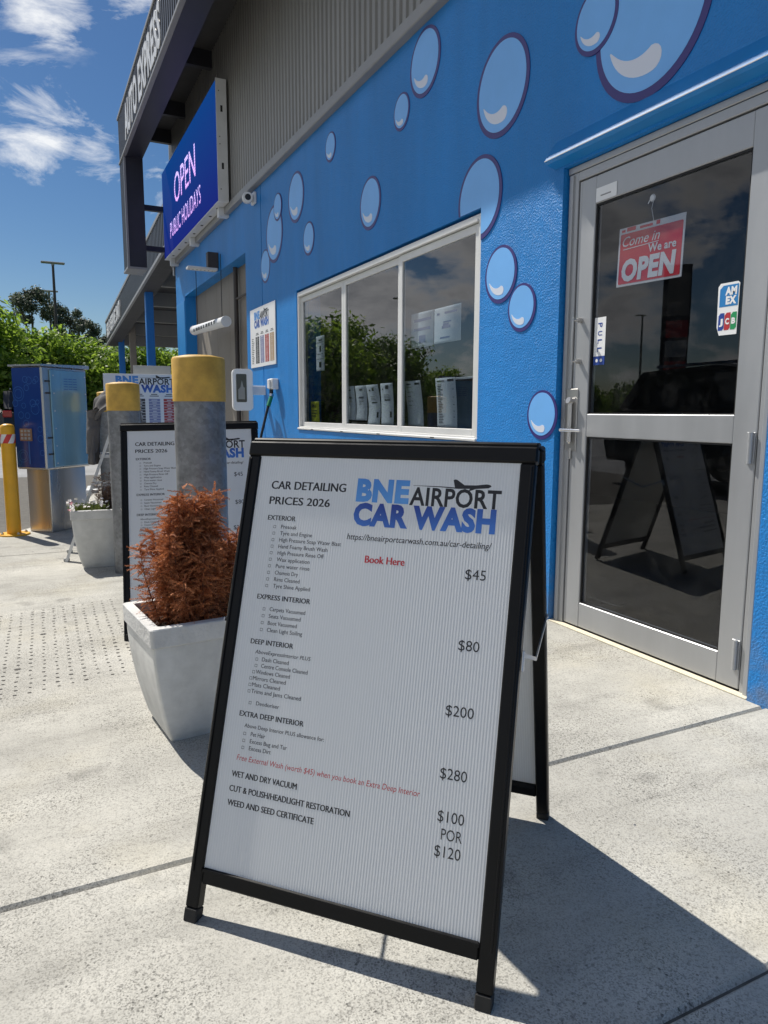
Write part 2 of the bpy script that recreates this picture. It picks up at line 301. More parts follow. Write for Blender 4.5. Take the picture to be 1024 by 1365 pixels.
X['greyshrub'] = leaf_mat('dry_grey_shrub', (.09, .05, .035), (.24, .15, .10), .2)
X['leaf'] = leaf_mat('bright_leaves', (.09, .18, .018), (.36, .50, .06), .58)
X['leaf2'] = leaf_mat('mid_leaves', (.055, .125, .018), (.22, .34, .042), .5)
X['leaf_cas'] = leaf_mat('she_oak_foliage', (.045, .062, .040), (.13, .16, .10), .4)
X['lowgreen'] = leaf_mat('low_green_leaves', (.08, .11, .02), (.20, .24, .06), .3)
X['petal_w'] = mat('white_petal', (.78, .74, .72), .6)
X['petal_p'] = mat('pink_petal', (.62, .26, .30), .6)
X['bark'] = mat('bark', (.10, .075, .055), .9, var=.35, vscale=12, bump=.8, bscale=30, bdist=.01)
X['white_plastic'] = mat('white_plastic', (.72, .73, .74), .38)
X['white_metal'] = mat('white_painted_metal', (.62, .63, .64), .4, var=.05, vscale=8)
X['screen_dark'] = mat('dark_screen', (.03, .03, .032), .15, coat=.5)
X['paper'] = mat('white_paper', (.78, .79, .80), .7)
X['paper_y'] = mat('yellow_paper', (.62, .62, .02), .6)
X['poster'] = mat('white_poster_board', (.76, .77, .79), .4)
X['red_sign'] = mat('red_sign_print', (.72, .035, .055), .35, var=.06, vscale=10)
X['amex_blue'] = mat('blue_print', (.02, .20, .50), .35)
X['g_print'] = mat('green_print', (.02, .28, .10), .35)
X['r_print'] = mat('red_print', (.45, .03, .04), .35)
X['b_print'] = mat('navy_print', (.02, .06, .30), .35)
X['col_dark'] = mat('charcoal_print', (.045, .045, .055), .4)
X['col_slate'] = mat('slate_print', (.22, .24, .42), .4)
X['col_red'] = mat('brick_red_print', (.42, .05, .045), .4)
X['col_tan'] = mat('tan_print', (.45, .30, .16), .4)
X['grey_board'] = mat('grey_board', (.38, .38, .36), .6, var=.08)
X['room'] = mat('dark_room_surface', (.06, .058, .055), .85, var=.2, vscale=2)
X['roller'] = mat('beige_grey_panel', (.23, .205, .175), .6, var=.08, vscale=2)
X['pipe'] = mat('dark_brown_pipe', (.05, .04, .035), .5)
X['led_blue'] = led_mat('lit_screen_blue', (.010, .035, .42), (.004, .11, .52), .36, .024, .22)
X['led_text'] = led_mat('lit_screen_text', (.72, .40, .95), (.62, .50, 1.0), 1.1, .036, .55)
X['machine_blue'] = mat('blue_graphic_panel', (.008, .042, .21), .28, var=.12, vscale=2.5, coat=.3)
X['machine_line'] = mat('light_blue_line_print', (.035, .13, .38), .35)
X['machine_side'] = mat('steel_cover_blue_reflection', (.20, .38, .50), .28, .3, var=.25, vscale=2.2, coat=.4, stretch=(1, 1, .3))  # steel cover, its light-blue reflections put into the base colour
X['bronze'] = mat('bronze_keypad', (.30, .17, .10), .4, .3, var=.1, vscale=20)
X['cloth'] = mat('dark_grey_cloth', (.10, .097, .10), .95, var=.2, vscale=20, bump=.5, bscale=200, bdist=.002)
X['tape_w'] = mat('white_tape', (.75, .74, .72), .4)
X['tape_r'] = mat('red_tape', (.60, .035, .03), .4)
X['car_black'] = mat('black_car_paint', (.006, .006, .008), .35, .0, coat=.25)
X['tyre'] = mat('tyre_rubber', (.015, .015, .015), .8)
X['lamp_red'] = mat('red_lens', (.35, .01, .01), .2, coat=.6)
X['lamp_w'] = mat('clear_lens', (.6, .6, .62), .1, coat=.6)
X['carglass'] = mat('dark_car_glass', (.008, .009, .011), .15, coat=.2)
X['grass'] = mat('grass', (.06, .10, .02), .9, var=.4, vscale=1.5, bump=.5, bscale=20, bdist=.02)
X['green_hose'] = mat('green_fitting', (.01, .22, .10), .4)
X['black_cable'] = mat('black_cable', (.012, .012, .012), .45)
X['dot'] = mat('dark_drilled_dot', (.07, .065, .06), .9)
X['cream'] = mat('cream_sealant', (.66, .60, .46), .8, var=.12, vscale=20)

# ------------------------------------------------------------------ mesh builder
_txt = {}
_tc = bpy.data.curves.new('text_source', 'FONT'); _to = bpy.data.objects.new('text_source', _tc)
def text_mesh(s, bold, shear, depth):
    key = (s, bold, shear, depth)
    if key in _txt: return _txt[key]
    COL.objects.link(_to)
    _tc.body = s; _tc.size = 1; _tc.offset = bold; _tc.shear = shear; _tc.extrude = depth; _tc.resolution_u = 3; _tc.space_character = 1.0+bold*1.2
    bpy.context.view_layer.update()
    me = bpy.data.meshes.new_from_object(_to.evaluated_get(bpy.context.evaluated_depsgraph_get()))
    vs = [v.co.copy() for v in me.vertices]; fs = [tuple(p.vertices) for p in me.polygons]
    bpy.data.meshes.remove(me); COL.objects.unlink(_to)
    _txt[key] = (vs, fs); return vs, fs
def capheight():
    vs, _ = text_mesh('H', 0, 0, 0); return max(v.y for v in vs)
CAP = None
class MB:
    def __init__(s, M=None): s.v = []; s.f = []; s.M = M or Matrix(); s.smooth = set(); s.mi = []; s.cur = 0
    def _add(s, vs, fs, smooth=False):
        b = len(s.v); s.v += [s.M @ Vector(v) for v in vs]
        for f in fs:
            if smooth: s.smooth.add(len(s.f))
            s.f.append(tuple(b+i for i in f)); s.mi.append(s.cur)
    def box(s, x0, x1, y0, y1, z0, z1, bev=0.):
        if x1 < x0: x0, x1 = x1, x0
        if y1 < y0: y0, y1 = y1, y0
        if z1 < z0: z0, z1 = z1, z0
        if bev:
            b = min(bev, (x1-x0)*.49, (y1-y0)*.49, (z1-z0)*.49)
            vs = []; idx = {}
            for ix, X_ in ((0, x0), (1, x1)):
                for iy, Y_ in ((0, y0), (1, y1)):
                    for iz, Z_ in ((0, z0), (1, z1)):
                        sx, sy, sz = (1 if ix == 0 else -1), (1 if iy == 0 else -1), (1 if iz == 0 else -1)
                        idx[ix, iy, iz, 0] = len(vs); vs.append((X_, Y_+sy*b, Z_+sz*b))
                        idx[ix, iy, iz, 1] = len(vs); vs.append((X_+sx*b, Y_, Z_+sz*b))
                        idx[ix, iy, iz, 2] = len(vs); vs.append((X_+sx*b, Y_+sy*b, Z_))
            fs = []
            I = idx
            for ix in (0, 1):
                q = [I[ix, 0, 0, 0], I[ix, 1, 0, 0], I[ix, 1, 1, 0], I[ix, 0, 1, 0]]; fs.append(q if ix else q[::-1])
            for iy in (0, 1):
                q = [I[0, iy, 0, 1], I[0, iy, 1, 1], I[1, iy, 1, 1], I[1, iy, 0, 1]]; fs.append(q if iy else q[::-1])
            for iz in (0, 1):
                q = [I[0, 0, iz, 2], I[1, 0, iz, 2], I[1, 1, iz, 2], I[0, 1, iz, 2]]; fs.append(q if iz else q[::-1])
            for a in (0, 1):
                for c in (0, 1):
                    sg = (a == c)
                    q = [I[a, c, 0, 0], I[a, c, 0, 1], I[a, c, 1, 1], I[a, c, 1, 0]]; fs.append(q if not sg else q[::-1])
                    q = [I[a, 0, c, 0], I[a, 0, c, 2], I[a, 1, c, 2], I[a, 1, c, 0]]; fs.append(q if sg else q[::-1])
                    q = [I[0, a, c, 1], I[0, a, c, 2], I[1, a, c, 2], I[1, a, c, 1]]; fs.append(q if not sg else q[::-1])
                    for z_ in (0, 1):
                        t = [I[a, c, z_, 0], I[a, c, z_, 1], I[a, c, z_, 2]]
                        fs.append(t if (a+c+z_) % 2 else t[::-1])
            s._add(vs, fs)
        else:
            s._add([(x0, y0, z0), (x1, y0, z0), (x1, y1, z0), (x0, y1, z0), (x0, y0, z1), (x1, y0, z1), (x1, y1, z1), (x0, y1, z1)],
                   [(0, 3, 2, 1), (4, 5, 6, 7), (0, 1, 5, 4), (1, 2, 6, 5), (2, 3, 7, 6), (3, 0, 4, 7)])
        return s
    def bar(s, a, b, wx, wy, up=(0, 0, 1)):
        a, b = Vector(a), Vector(b); d = (b-a).normalized(); u = Vector(up)
        if abs(d.dot(u)) > .98: u = Vector((0, 1, 0))
        x = d.cross(u).normalized()*wx/2; y = x.cross(d).normalized()*wy/2
        vs = [a-x-y, a+x-y, a+x+y, a-x+y, b-x-y, b+x-y, b+x+y, b-x+y]
        s._add(vs, [(0, 1, 2, 3), (7, 6, 5, 4), (0, 4, 5, 1), (1, 5, 6, 2), (2, 6, 7, 3), (3, 7, 4, 0)]); return s
    def tube(s, pts, r, n=10, cap=True):
        pts = [Vector(p) for p in pts]; rs = r if isinstance(r, (list, tuple)) else [r]*len(pts)
        rings = []; px = None
        for i, p in enumerate(pts):
            d = (pts[min(i+1, len(pts)-1)]-pts[max(i-1, 0)]).normalized()
            if px is None: px = d.orthogonal().normalized()
            px = (px-d*px.dot(d)).normalized(); py = d.cross(px)
            rings.append([p+(px*math.cos(2*math.pi*k/n)+py*math.sin(2*math.pi*k/n))*rs[i] for k in range(n)])
        vs = [v for r_ in rings for v in r_]
        fs = [(i*n+k, i*n+(k+1) % n, (i+1)*n+(k+1) % n, (i+1)*n+k) for i in range(len(pts)-1) for k in range(n)]
        s._add(vs, fs, True)
        if cap: s._add(rings[0][::-1], [tuple(range(n))]); s._add(rings[-1], [tuple(range(n))])
        return s
    def lathe(s, prof, n=32, c=(0, 0), smooth=True):
        vs = []; fs = []
        for (r, z) in prof:
            for k in range(n): a = 2*math.pi*k/n; vs.append((c[0]+r*math.cos(a), c[1]+r*math.sin(a), z))
        for i in range(len(prof)-1):
            for k in range(n): fs.append((i*n+k, i*n+(k+1) % n, (i+1)*n+(k+1) % n, (i+1)*n+k))
        s._add(vs, fs, smooth)
        s._add(vs[:n][::-1], [tuple(range(n))]); s._add(vs[-n:], [tuple(range(n))]); return s
    def prism(s, poly, a, b, axis='y'):      # poly of 2D points; extruded from a to b along axis
        n = len(poly)
        area = sum(poly[i][0]*poly[(i+1) % n][1]-poly[(i+1) % n][0]*poly[i][1] for i in range(n))
        if area < 0: poly = poly[::-1]
        def P(p, t): return (p[0], t, p[1]) if axis == 'y' else ((t, p[0], p[1]) if axis == 'x' else (p[0], p[1], t))
        vs = [P(p, a) for p in poly]+[P(p, b) for p in poly]
        fs = [tuple(range(n)), tuple(range(2*n-1, n-1, -1))]+[((i+1) % n, i, n+i, n+(i+1) % n) for i in range(n)]
        flip = (axis == 'y') == (b > a)
        if not flip: fs = [f[::-1] for f in fs]
        s._add(vs, fs); return s
    def grid(s, nx, ny, fn, smooth=True):
        vs = [fn(i/nx, j/ny) for j in range(ny+1) for i in range(nx+1)]
        fs = [(j*(nx+1)+i, j*(nx+1)+i+1, (j+1)*(nx+1)+i+1, (j+1)*(nx+1)+i) for j in range(ny) for i in range(nx)]
        s._add(vs, fs, smooth); return s
    def text(s, string, x, y, z, cap, width=None, bold=0., shear=0., align='L', depth=0., slope=0.):
        global CAP
        if CAP is None: CAP = capheight()
        sc_ = cap/CAP
        vs, fs = text_mesh(string, bold, shear, depth)
        if not vs: return s
        x0 = min(v.x for v in vs); x1 = max(v.x for v in vs); sx = sc_
        if width: sx = width/(x1-x0)
        w_ = (x1-x0)*sx; ox = x-x0*sx
        if align == 'C': ox -= w_/2
        if align == 'R': ox -= w_
        s._add([(ox+v.x*sx, y-v.z*(1 if depth else 0), z+v.y*sc_+slope*v.x*sx) for v in vs], fs); return s
    def build(s, name, m, parent=None, kind=None, label=None):
        me = bpy.data.meshes.new(name); me.from_pydata([tuple(v) for v in s.v], [], s.f)
        for i in s.smooth: me.polygons[i].use_smooth = True
        ms = m if isinstance(m, (list, tuple)) else [m]
        for q in ms: me.materials.append(X[q] if isinstance(q, str) else q)
        if len(ms) > 1:
            for i, p in enumerate(me.polygons): p.material_index = s.mi[i]
        me.update()
        o = bpy.data.objects.new(name, me); COL.objects.link(o)
        if parent: o.parent = parent
        if kind: o['kind'] = kind
        if label: o['label'] = label
        return o
def thing(name, label, cat, loc=(0, 0, 0), rz=0., group=None, rot=None):
    o = bpy.data.objects.new(name, None); COL.objects.link(o); o.location = loc; o.rotation_euler = rot or (0, 0, rz)
    o.empty_display_size = .1; o['label'] = label; o['category'] = cat
    if group: o['group'] = group
    return o
def tag(o, label, cat, group=None):
    o['label'] = label; o['category'] = cat
    if group: o['group'] = group
    return o
def dup(root, loc, rz=None, label=None, scale=None, group=None):
    r = root.copy(); COL.objects.link(r); r.location = loc
    if rz is not None: r.rotation_euler = (0, 0, rz)
    if scale: r.scale = scale if isinstance(scale, (tuple, list)) else (scale,)*3
    if label: r['label'] = label
    if group: r['group'] = group
    for ch in [o for o in bpy.data.objects if o.parent == root]:
        c = ch.copy(); COL.objects.link(c); c.parent = r
        for g in [o for o in bpy.data.objects if o.parent == ch]:
            d = g.copy(); COL.objects.link(d); d.parent = c
    return r
WALLROT = -math.pi/2     # things on the wall: local x runs towards the camera end, local -y faces out

# ------------------------------------------------------------------ ground
def ground():
    b = MB(); b.grid(1, 1, lambda u, v: (-300+600*u, -300+600*v, -.012), False); b.build('asphalt', 'asphalt', kind='structure')
    b = MB(); b.grid(40, 1, lambda u, v: (-80+u*200, 26.8+v*90+math.sin(u*9)*.5, .03), False); b.box(-80, 120, 26.6, 26.8, -.02, .06); b.build('grass_verge', 'grass', kind='structure')
    # concrete slabs with tooled joints (bevelled lips, filler below)
    ys = [-4.0, -1.6, .79, 1.618, 5.86]
    xs = (-4.5, 2.36)
    b = MB(); b.box(-4.5, 2.6, -4, 12.9, -.2, -.0085); b.build('joint_bed', 'joint', kind='structure')
    g = .0028
    for i in range(len(ys)-1):
        b = MB(); b.box(xs[0], xs[1], ys[i]+g, ys[i+1]-g, -.03, 0, .0085); b.build('concrete_slab', 'concrete', kind='structure')
    # far slab follows the kerb line that swings round behind the machine
    b = MB(); poly = [(2.36, ys[-1]+g), (2.36, 12.8), (1.25, 12.8), (.45, 8.6), (.10, 7.45), (-.10, 7.12), (-.40, 6.75), (-.9, 6.35), (-4.5, 5.9), (-4.5, ys[-1]+g)]
    b.prism(poly, -.007, 0, 'z'); b.build('concrete_slab', 'concrete', kind='structure')
    b = MB(); b.box(2.336, 2.372, 1.69, 2.835, .0005, .006, .002); b.build('door_sealant_strip', 'cream', kind='structure')
    b = MB(); rr = random.Random(3)
    for i in range(14):
        for j in range(25):
            if rr.random() < .03: continue
            x = -.305+i*.0497+j*.0006+rr.uniform(-.003, .003); y = 2.90+j*.0505+max(0, i-3)*.011+rr.uniform(-.003, .003)
            r = .0055*rr.uniform(.7, 1.25)
            if rr.random() < .02: r *= 1.9
            n = 6; vs = [(x+r*math.cos(k*math.pi/3)*1.25, y+r*math.sin(k*math.pi/3), .0012) for k in range(n)]+[(x, y, .0016)]
            b._add(vs, [(k, (k+1) % n, n) for k in range(n)])
    b.build('drilled_grip_dots', 'dot', kind='stuff')
    # a few scraps and pebbles on the slab
    b = MB()
    for i in range(90):
        x, y = rr.uniform(-1.6, 2.25), rr.uniform(.3, 6); r = rr.uniform(.0015, .0045)
        b._add([(x-r, y, 0), (x, y-r, 0), (x+r*1.2, y, 0), (x, y+r, 0), (x, y, r)], [(0, 1, 4), (1, 2, 4), (2, 3, 4), (3, 0, 4)])
    b.build('loose_grit', 'asphalt', kind='stuff')
ground()

# ------------------------------------------------------------------ building
WX = 2.335
bld = thing('car_wash_building', 'bright blue rendered car wash building with grey ribbed cladding above and painted bubbles', 'building', (WX, 3, 0))
BO = Matrix.Translation((-WX, -3, 0))      # build in world coordinates
def wall_holes(b, x0, x1, ymin, ymax, zmin, zmax, holes):
    ys = sorted({ymin, ymax, *[h[0] for h in holes], *[h[1] for h in holes]}); zs = sorted({zmin, zmax, *[h[2] for h in holes], *[h[3] for h in holes]})
    def hole(i, j):
        if i < 0 or j < 0 or i >= len(ys)-1 or j >= len(zs)-1: return True
        y = (ys[i]+ys[i+1])/2; z = (zs[j]+zs[j+1])/2
        return any(h[0] < y < h[1] and h[2] < z < h[3] for h in holes)
    for i in range(len(ys)-1):
        for j in range(len(zs)-1):
            if hole(i, j): continue
            a, c, d, e = ys[i], ys[i+1], zs[j], zs[j+1]
            b._add([(x0, a, d), (x0, c, d), (x0, c, e), (x0, a, e)], [(3, 2, 1, 0)])
            b._add([(x1, a, d), (x1, c, d), (x1, c, e), (x1, a, e)], [(0, 1, 2, 3)])
            if hole(i-1, j): b._add([(x0, a, d), (x1, a, d), (x1, a, e), (x0, a, e)], [(0, 1, 2, 3)])
            if hole(i+1, j): b._add([(x0, c, d), (x1, c, d), (x1, c, e), (x0, c, e)], [(3, 2, 1, 0)])
            if hole(i, j-1): b._add([(x0, a, d), (x1, a, d), (x1, c, d), (x0, c, d)], [(3, 2, 1, 0)])
            if hole(i, j+1): b._add([(x0, a, e), (x1, a, e), (x1, c, e), (x0, c, e)], [(0, 1, 2, 3)])
DOOR = (1.685, 2.835, -.3, 2.20); WIN = (3.525, 6.635, .885, 2.185); BAY = (8.37, 11.93, -.3, 2.86)
b = MB(BO); wall_holes(b, WX, WX+.24, -3, 7.725, -.3, 3.46, [DOOR, WIN]); b.build('wall', 'blue_wall', bld)
b = MB(BO); wall_holes(b, WX, WX+.24, 7.745, 12.66, -.3, 3.46, [BAY]); b.build('wall', 'blue_wall', bld)
b = MB(BO); b.box(WX+.012, WX+.2, 7.725, 7.745, -.1, 3.46); b.build('expansion_joint', 'gasket', bld)
# bay jamb posts painted blue
b = MB(BO); b.box(WX-.012, WX+.16, 11.95, 12.62, -.1, 2.80, .01); b.build('pilaster', 'blue_paint', bld)
# inside: dark shop room and the tunnel behind the bay
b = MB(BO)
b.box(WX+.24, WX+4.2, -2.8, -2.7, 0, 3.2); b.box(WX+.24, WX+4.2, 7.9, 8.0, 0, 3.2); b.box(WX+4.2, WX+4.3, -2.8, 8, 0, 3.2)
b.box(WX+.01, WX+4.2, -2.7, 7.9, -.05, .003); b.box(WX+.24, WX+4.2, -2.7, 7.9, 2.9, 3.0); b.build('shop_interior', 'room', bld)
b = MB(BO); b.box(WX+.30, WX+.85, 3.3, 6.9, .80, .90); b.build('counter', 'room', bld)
b = MB(BO)
for k in range(5):
    y0 = 8.38+k*.708; b.box(WX+.165, WX+.20, y0, y0+.702, -.02, 2.9, .004)
b.build('bay_panel_door', 'roller', bld)
b = MB(BO); b.tube([(WX+.12, 9.28, .1), (WX+.12, 9.28, 2.86)], .030); b.tube([(WX+.12, 9.28, 2.47), (WX+.12, 8.38, 2.47)], .014); b.build('conduit', 'pipe', bld)
# ribbed cladding sheets
def ribs(b, x, y0, y1, z0, z1, pitch=.092, dep=.016, sgn=-1):
    pts = []; y = y0
    while y < y1-1e-4:
        for dy, dx in ((0, 0), (.34, 0), (.42, 1), (.90, 1), (.98, 0)):
            yy = min(y+dy*pitch, y1); pts.append((x+sgn*dep*dx, yy))
        y += pitch
    pts.append((x, y1)); n = len(pts)
    b._add([(p[0], p[1], z0) for p in pts]+[(p[0], p[1], z1) for p in pts], [(i, n+i, n+i+1, i+1) for i in range(n-1)])
    b._add([(x+.05, y0, z0), (x+.05, y1, z0), (x+.05, y1, z1), (x+.05, y0, z1)], [(0, 1, 2, 3)])
yy = -3.0
while yy < 12.6:
    y1 = min(yy+2.208, 12.66)
    b = MB(BO); ribs(b, WX-.012, yy, y1, 3.44, 7.0); b.build('cladding_sheet', 'clad', bld); yy = y1
b = MB(BO); b.box(WX-.062, WX+.02, -3, 12.68, 3.430, 3.505, .006); b.box(WX-.050, WX-.028, -3, 12.68, 3.505, 3.52); b.build('flashing', 'clad_trim', bld)
b = MB(BO); b.box(WX+.04, WX+6, -3, 12.6, 3.5, 6.95); b.build('upper_core', 'soffit', bld)
b = MB(BO); b.box(WX-.03, WX+.1, 12.66, 12.72, 3.3, 7.0); b.build('corner_trim', 'clad_trim', bld)
b = MB(BO); b.box(WX+.24, WX+6, 12.50, 12.66, 0, 3.5); b.build('end_wall', 'blue_paint', bld)
# window
def frame_box(b, x0, x1, y0, y1, z0, z1, t, tb=None):
    tb = tb or t
    b.box(x0, x1, y0, y0+t, z0, z1, .002); b.box(x0, x1, y1-t, y1, z0, z1, .002)
    b.box(x0, x1, y0+t, y1-t, z0, z0+tb, .002); b.box(x0, x1, y0+t, y1-t, z1-t, z1, .002)
b = MB(BO); frame_box(b, WX+.006, WX+.10, 3.53, 6.63, .888, 2.165, .030, .030)
b.box(WX-.012, WX+.01, 3.53, 6.63, .889, .905, .003); b.box(WX-.004, WX+.05, 3.56, 6.60, 2.125, 2.138)
win = b.build('window', 'alu_white', bld)
for y0, y1, dx in ((5.565, 6.60, .030), (4.55, 5.575, .030), (3.56, 4.56, .018)):
    b = MB(BO); frame_box(b, WX+dx, WX+dx+.028, y0+.002, y1-.002, .919, 2.12, .046, .040); b.build('sash', 'alu_white', win)
    b = MB(BO); b.box(WX+dx+.010, WX+dx+.016, y0+.048, y1-.048, .959, 2.074); b.build('pane', 'glass', win)
for y in (4.0, 4.8, 5.5, 6.2): b = MB(BO); b.box(WX-.0135, WX-.011, y, y+.05, .893, .899); b.build('drain_slot', 'gasket', win)
# door
DX = WX+.036
b = MB(BO); b.box(DX-.004, DX+.08, 1.690, 1.745, 0, 2.168, .003); b.box(DX-.004, DX+.08, 2.765, 2.830, 0, 2.168, .003); b.box(DX-.004, DX+.08, 1.745, 2.765, 2.128, 2.168, .003)
b.box(DX-.010, DX+.0, 1.690, 2.83, 2.169, 2.198, .003); b.box(DX-.012, DX-.004, 2.792, 2.815, 0, 2.16)
b.box(DX-.016, DX-.004, 1.700, 1.722, 0, 2.16, .003)
b.build('door_frame', 'alu', bld)
b = MB(BO); b.box(DX+.0, DX+.045, 1.785, 1.865, .01, 2.12, .003) if False else None
b.box(DX, DX+.045, 1.752, 1.852, .012, 2.122, .003); b.box(DX, DX+.045, 2.650, 2.742, .012, 2.122, .003)
b.box(DX+.001, DX+.044, 1.852, 2.650, .012, .134, .003); b.box(DX+.001, DX+.044, 1.852, 2.650, .945, 1.052, .003); b.box(DX+.001, DX+.044, 1.852, 2.650, 2.000, 2.122, .003)
b.box(DX+.002, DX+.044, 2.742, 2.758, .012, 2.122, .002)
door = b.build('door', 'alu', bld, label='grey aluminium framed glass shop door with dark tinted panes')
b = MB(BO); b.box(DX+.016, DX+.022, 1.852, 2.650, .134, .945); b.build('glass_pane', 'glass_door', door)
b = MB(BO); b.box(DX+.016, DX+.022, 1.852, 2.650, 1.052, 2.000); b.build('glass_pane', 'glass_door', door)
b = MB(BO)
for z0, z1 in ((.134, .945), (1.052, 2.0)):
    b.box(DX+.008, DX+.016, 1.852, 1.860, z0, z1); b.box(DX+.008, DX+.016, 2.642, 2.650, z0, z1); b.box(DX+.008, DX+.016, 1.860, 2.642, z0, z0+.006); b.box(DX+.008, DX+.016, 1.860, 2.642, z1-.008, z1)
b.build('gasket', 'gasket', door)
b = MB(BO); b.box(DX+.001, DX+.008, 2.642, 2.650, .94, .948); b.box(DX-.003, DX+.0005, 2.20, 2.42, .015, .06); b.build('kick_mark', 'pipe', door) if False else None
for z0 in (.875, .09):
    b = MB(BO); b.tube([(DX-.014, 1.765, z0), (DX-.014, 1.765, z0+.115)], .0085, 12); b.tube([(DX-.014, 1.765, z0+.03), (DX-.014, 1.765, z0+.033)], .0095, 12); b.tube([(DX-.014, 1.765, z0+.085), (DX-.014, 1.765, z0+.088)], .0095, 12)
    b.box(DX-.008, DX, 1.752, 1.785, z0, z0+.115, .001); b.build('hinge', 'alu', door)
b = MB(BO); b.box(DX-.006, DX-.0005, 2.712, 2.790, .873, 1.172, .002); b.box(DX-.03, DX-.006, 2.735, 2.765, .905, 1.12, .012); lp = b.build('lock_plate', 'steel', door)
b = MB(BO); b.tube([(DX-.02, 2.757, .975), (DX-.062, 2.757, .975)], .009); b.tube([(DX-.058, 2.765, .975), (DX-.060, 2.70, .975), (DX-.058, 2.625, .974)], [.0085, .0085, .007], 12); b.build('lever_handle', 'chrome', door)
b = MB(BO); b.tube([(DX-.006, 2.75, .885), (DX-.006, 2.75, .835)], .008); b.build('key_cylinder', 'steel', door); b = MB(BO); b.tube([(DX-.006, 2.75, 1.11), (DX-.030, 2.75, 1.118)], .016, 14); b.build('key_cylinder', 'steel', door)
b = MB(BO)
for z in (1.30, 1.49): b.tube([(DX, 2.712, z), (DX-.022, 2.712, z)], .012, 14); b.tube([(DX-.018, 2.712, z), (DX-.045, 2.725, z)], .006)
b.tube([(DX-.040, 2.722, 1.285), (DX-.044, 2.722, 1.40), (DX-.040, 2.722, 1.505)], .0055); b.build('pull_handle', 'steel', door)
# awning wedge over the door
b = MB(BO); b.prism([(WX+.0, 2.335), (WX-.062, 2.242), (WX-.062, 2.232), (WX-.05, 2.225), (WX, 2.212)], 1.2, 2.90, 'y'); b.build('door_awning', 'blue_paint', bld)
b = MB(BO); b.box(WX-.065, WX-.061, 1.2, 2.901, 2.2365, 2.2405); b.build('awning_lip_highlight', 'white_metal', bld)  # thin white strip paints the sunlit highlight along the awning lip
# bubbles (flat decal boards, a few mm proud of the render)
def disc(r, n=56, sy=1.04): return [(r*math.cos(2*math.pi*k/n), r*math.sin(2*math.pi*k/n)*sy) for k in range(n)]
def bubble(y, z, r, t, clip=None):
    def cl(poly):
        if not clip: return poly
        cy, cz = clip; out = []; ins = False
        for (a, c) in poly:                  # keep points outside the quadrant y>cy and z<cz
            if a > cy and c < cz:
                if not ins:
                    out.append((cy, c) if len(out) and out[-1][1] < cz and out[-1][0] <= cy+.1 and out[-1][1] < cz-.05 else (a, cz)); ins = True
                last = (a, c); continue
            if ins:
                out.append((cy, cz)); out.append((cy, c) if c < cz else (a, cz)); ins = False
            out.append((a, c))
        return out
    P = lambda rr, dy=0, dz=0: [(y+dy+a, z+dz+c) for a, c in disc(rr)]
    def clipq(poly):
        if not clip: return poly
        cy, cz = clip; n = len(poly)
        keep = [not (p[0] > cy and p[1] < cz) for p in poly]
        s0 = next(i for i in range(n) if keep[i] and not keep[i-1])
        seq = [poly[(s0+i) % n] for i in range(n)]; kp = [keep[(s0+i) % n] for i in range(n)]
        out = [p for p, k in zip(seq, kp) if k]
        last, first = out[-1], out[0]
        def snap(p): return (cy, p[1]) if abs(p[0]-cy) < abs(p[1]-cz) else (p[0], cz)
        out += [snap(last), (cy, cz), snap(first)]
        return out
    b = MB(BO); b.prism(clipq(P(r)), WX-t, WX-.0004, 'x'); o = b.build('bubble_decal', 'bub_rim', bld)
    k = .005+r*.085
    b = MB(BO); b.prism(clipq([(y+.002+a*(r-k)/r, z+.004+c*(r-k)/r) for a, c in disc(r)]), WX-t-.0012, WX-t, 'x'); b.build('bubble_fill', 'bub_fill', o)
    if not clip:
        q = r*.74; pts = []
        for i in range(13):                  # teardrop glint low on the far side
            a = R_(198+i*6.6); pts.append((y-q*1.0*math.cos(a)*-1*-1 if False else y-q*math.cos(a), z+q*math.sin(a)))
        inner = []
        for i in range(13):
            f = i/12; a = R_(198+i*6.6); w_ = r*(.02+.30*f**.8); inner.append((y-(q-w_)*math.cos(a), z+(q-w_)*math.sin(a)))
        ex = pts[-1]; ix = inner[-1]; mx_ = ((ex[0]+ix[0])/2, (ex[1]+ix[1])/2); rad = math.dist(ex, ix)/2
        a0 = math.atan2(ex[1]-mx_[1], ex[0]-mx_[0]); arc = []
        for i in range(1, 8): a = a0-math.pi*i/8*(-1 if False else 1); arc.append((mx_[0]+rad*math.cos(a), mx_[1]+rad*math.sin(a)))
        # choose the arc side that points away from the tail
        if (arc[3][0]-pts[-2][0])**2+(arc[3][1]-pts[-2][1])**2 < rad*rad*1.2:
            arc = [(mx_[0]+rad*math.cos(a0+math.pi*i/8), mx_[1]+rad*math.sin(a0+math.pi*i/8)) for i in range(1, 8)]
        b = MB(BO); b.prism(pts+arc+inner[::-1], WX-t-.0022, WX-t-.0012, 'x'); b.build('bubble_glint', 'bub_hi', o)
bub = [(4.188, 3.207, .191), (4.497, 3.026, .112), (5.752, 3.193, .110), (3.353, 2.751, .236), (6.606, 3.018, .214), (4.988, 2.569, .178), (6.281, 2.586, .139), (7.275, 2.833, .268), (7.140, 3.060, .126), (7.601, 2.575, .110), (3.323, 1.796, .146), (3.128, 1.598, .118), (2.933, 1.046, .119), (2.648, 2.762, .135), (2.334, 2.650, .310)]
for i, (y, z, r) in enumerate(bub):
    t = .004+(.0035 if i in (8, 13) else 0)
    bubble(y, z, r if i != 9 else .165, t if i != 9 else .0015)
bubble(3.545, 2.240, .218, .005, clip=(3.522, 2.188))

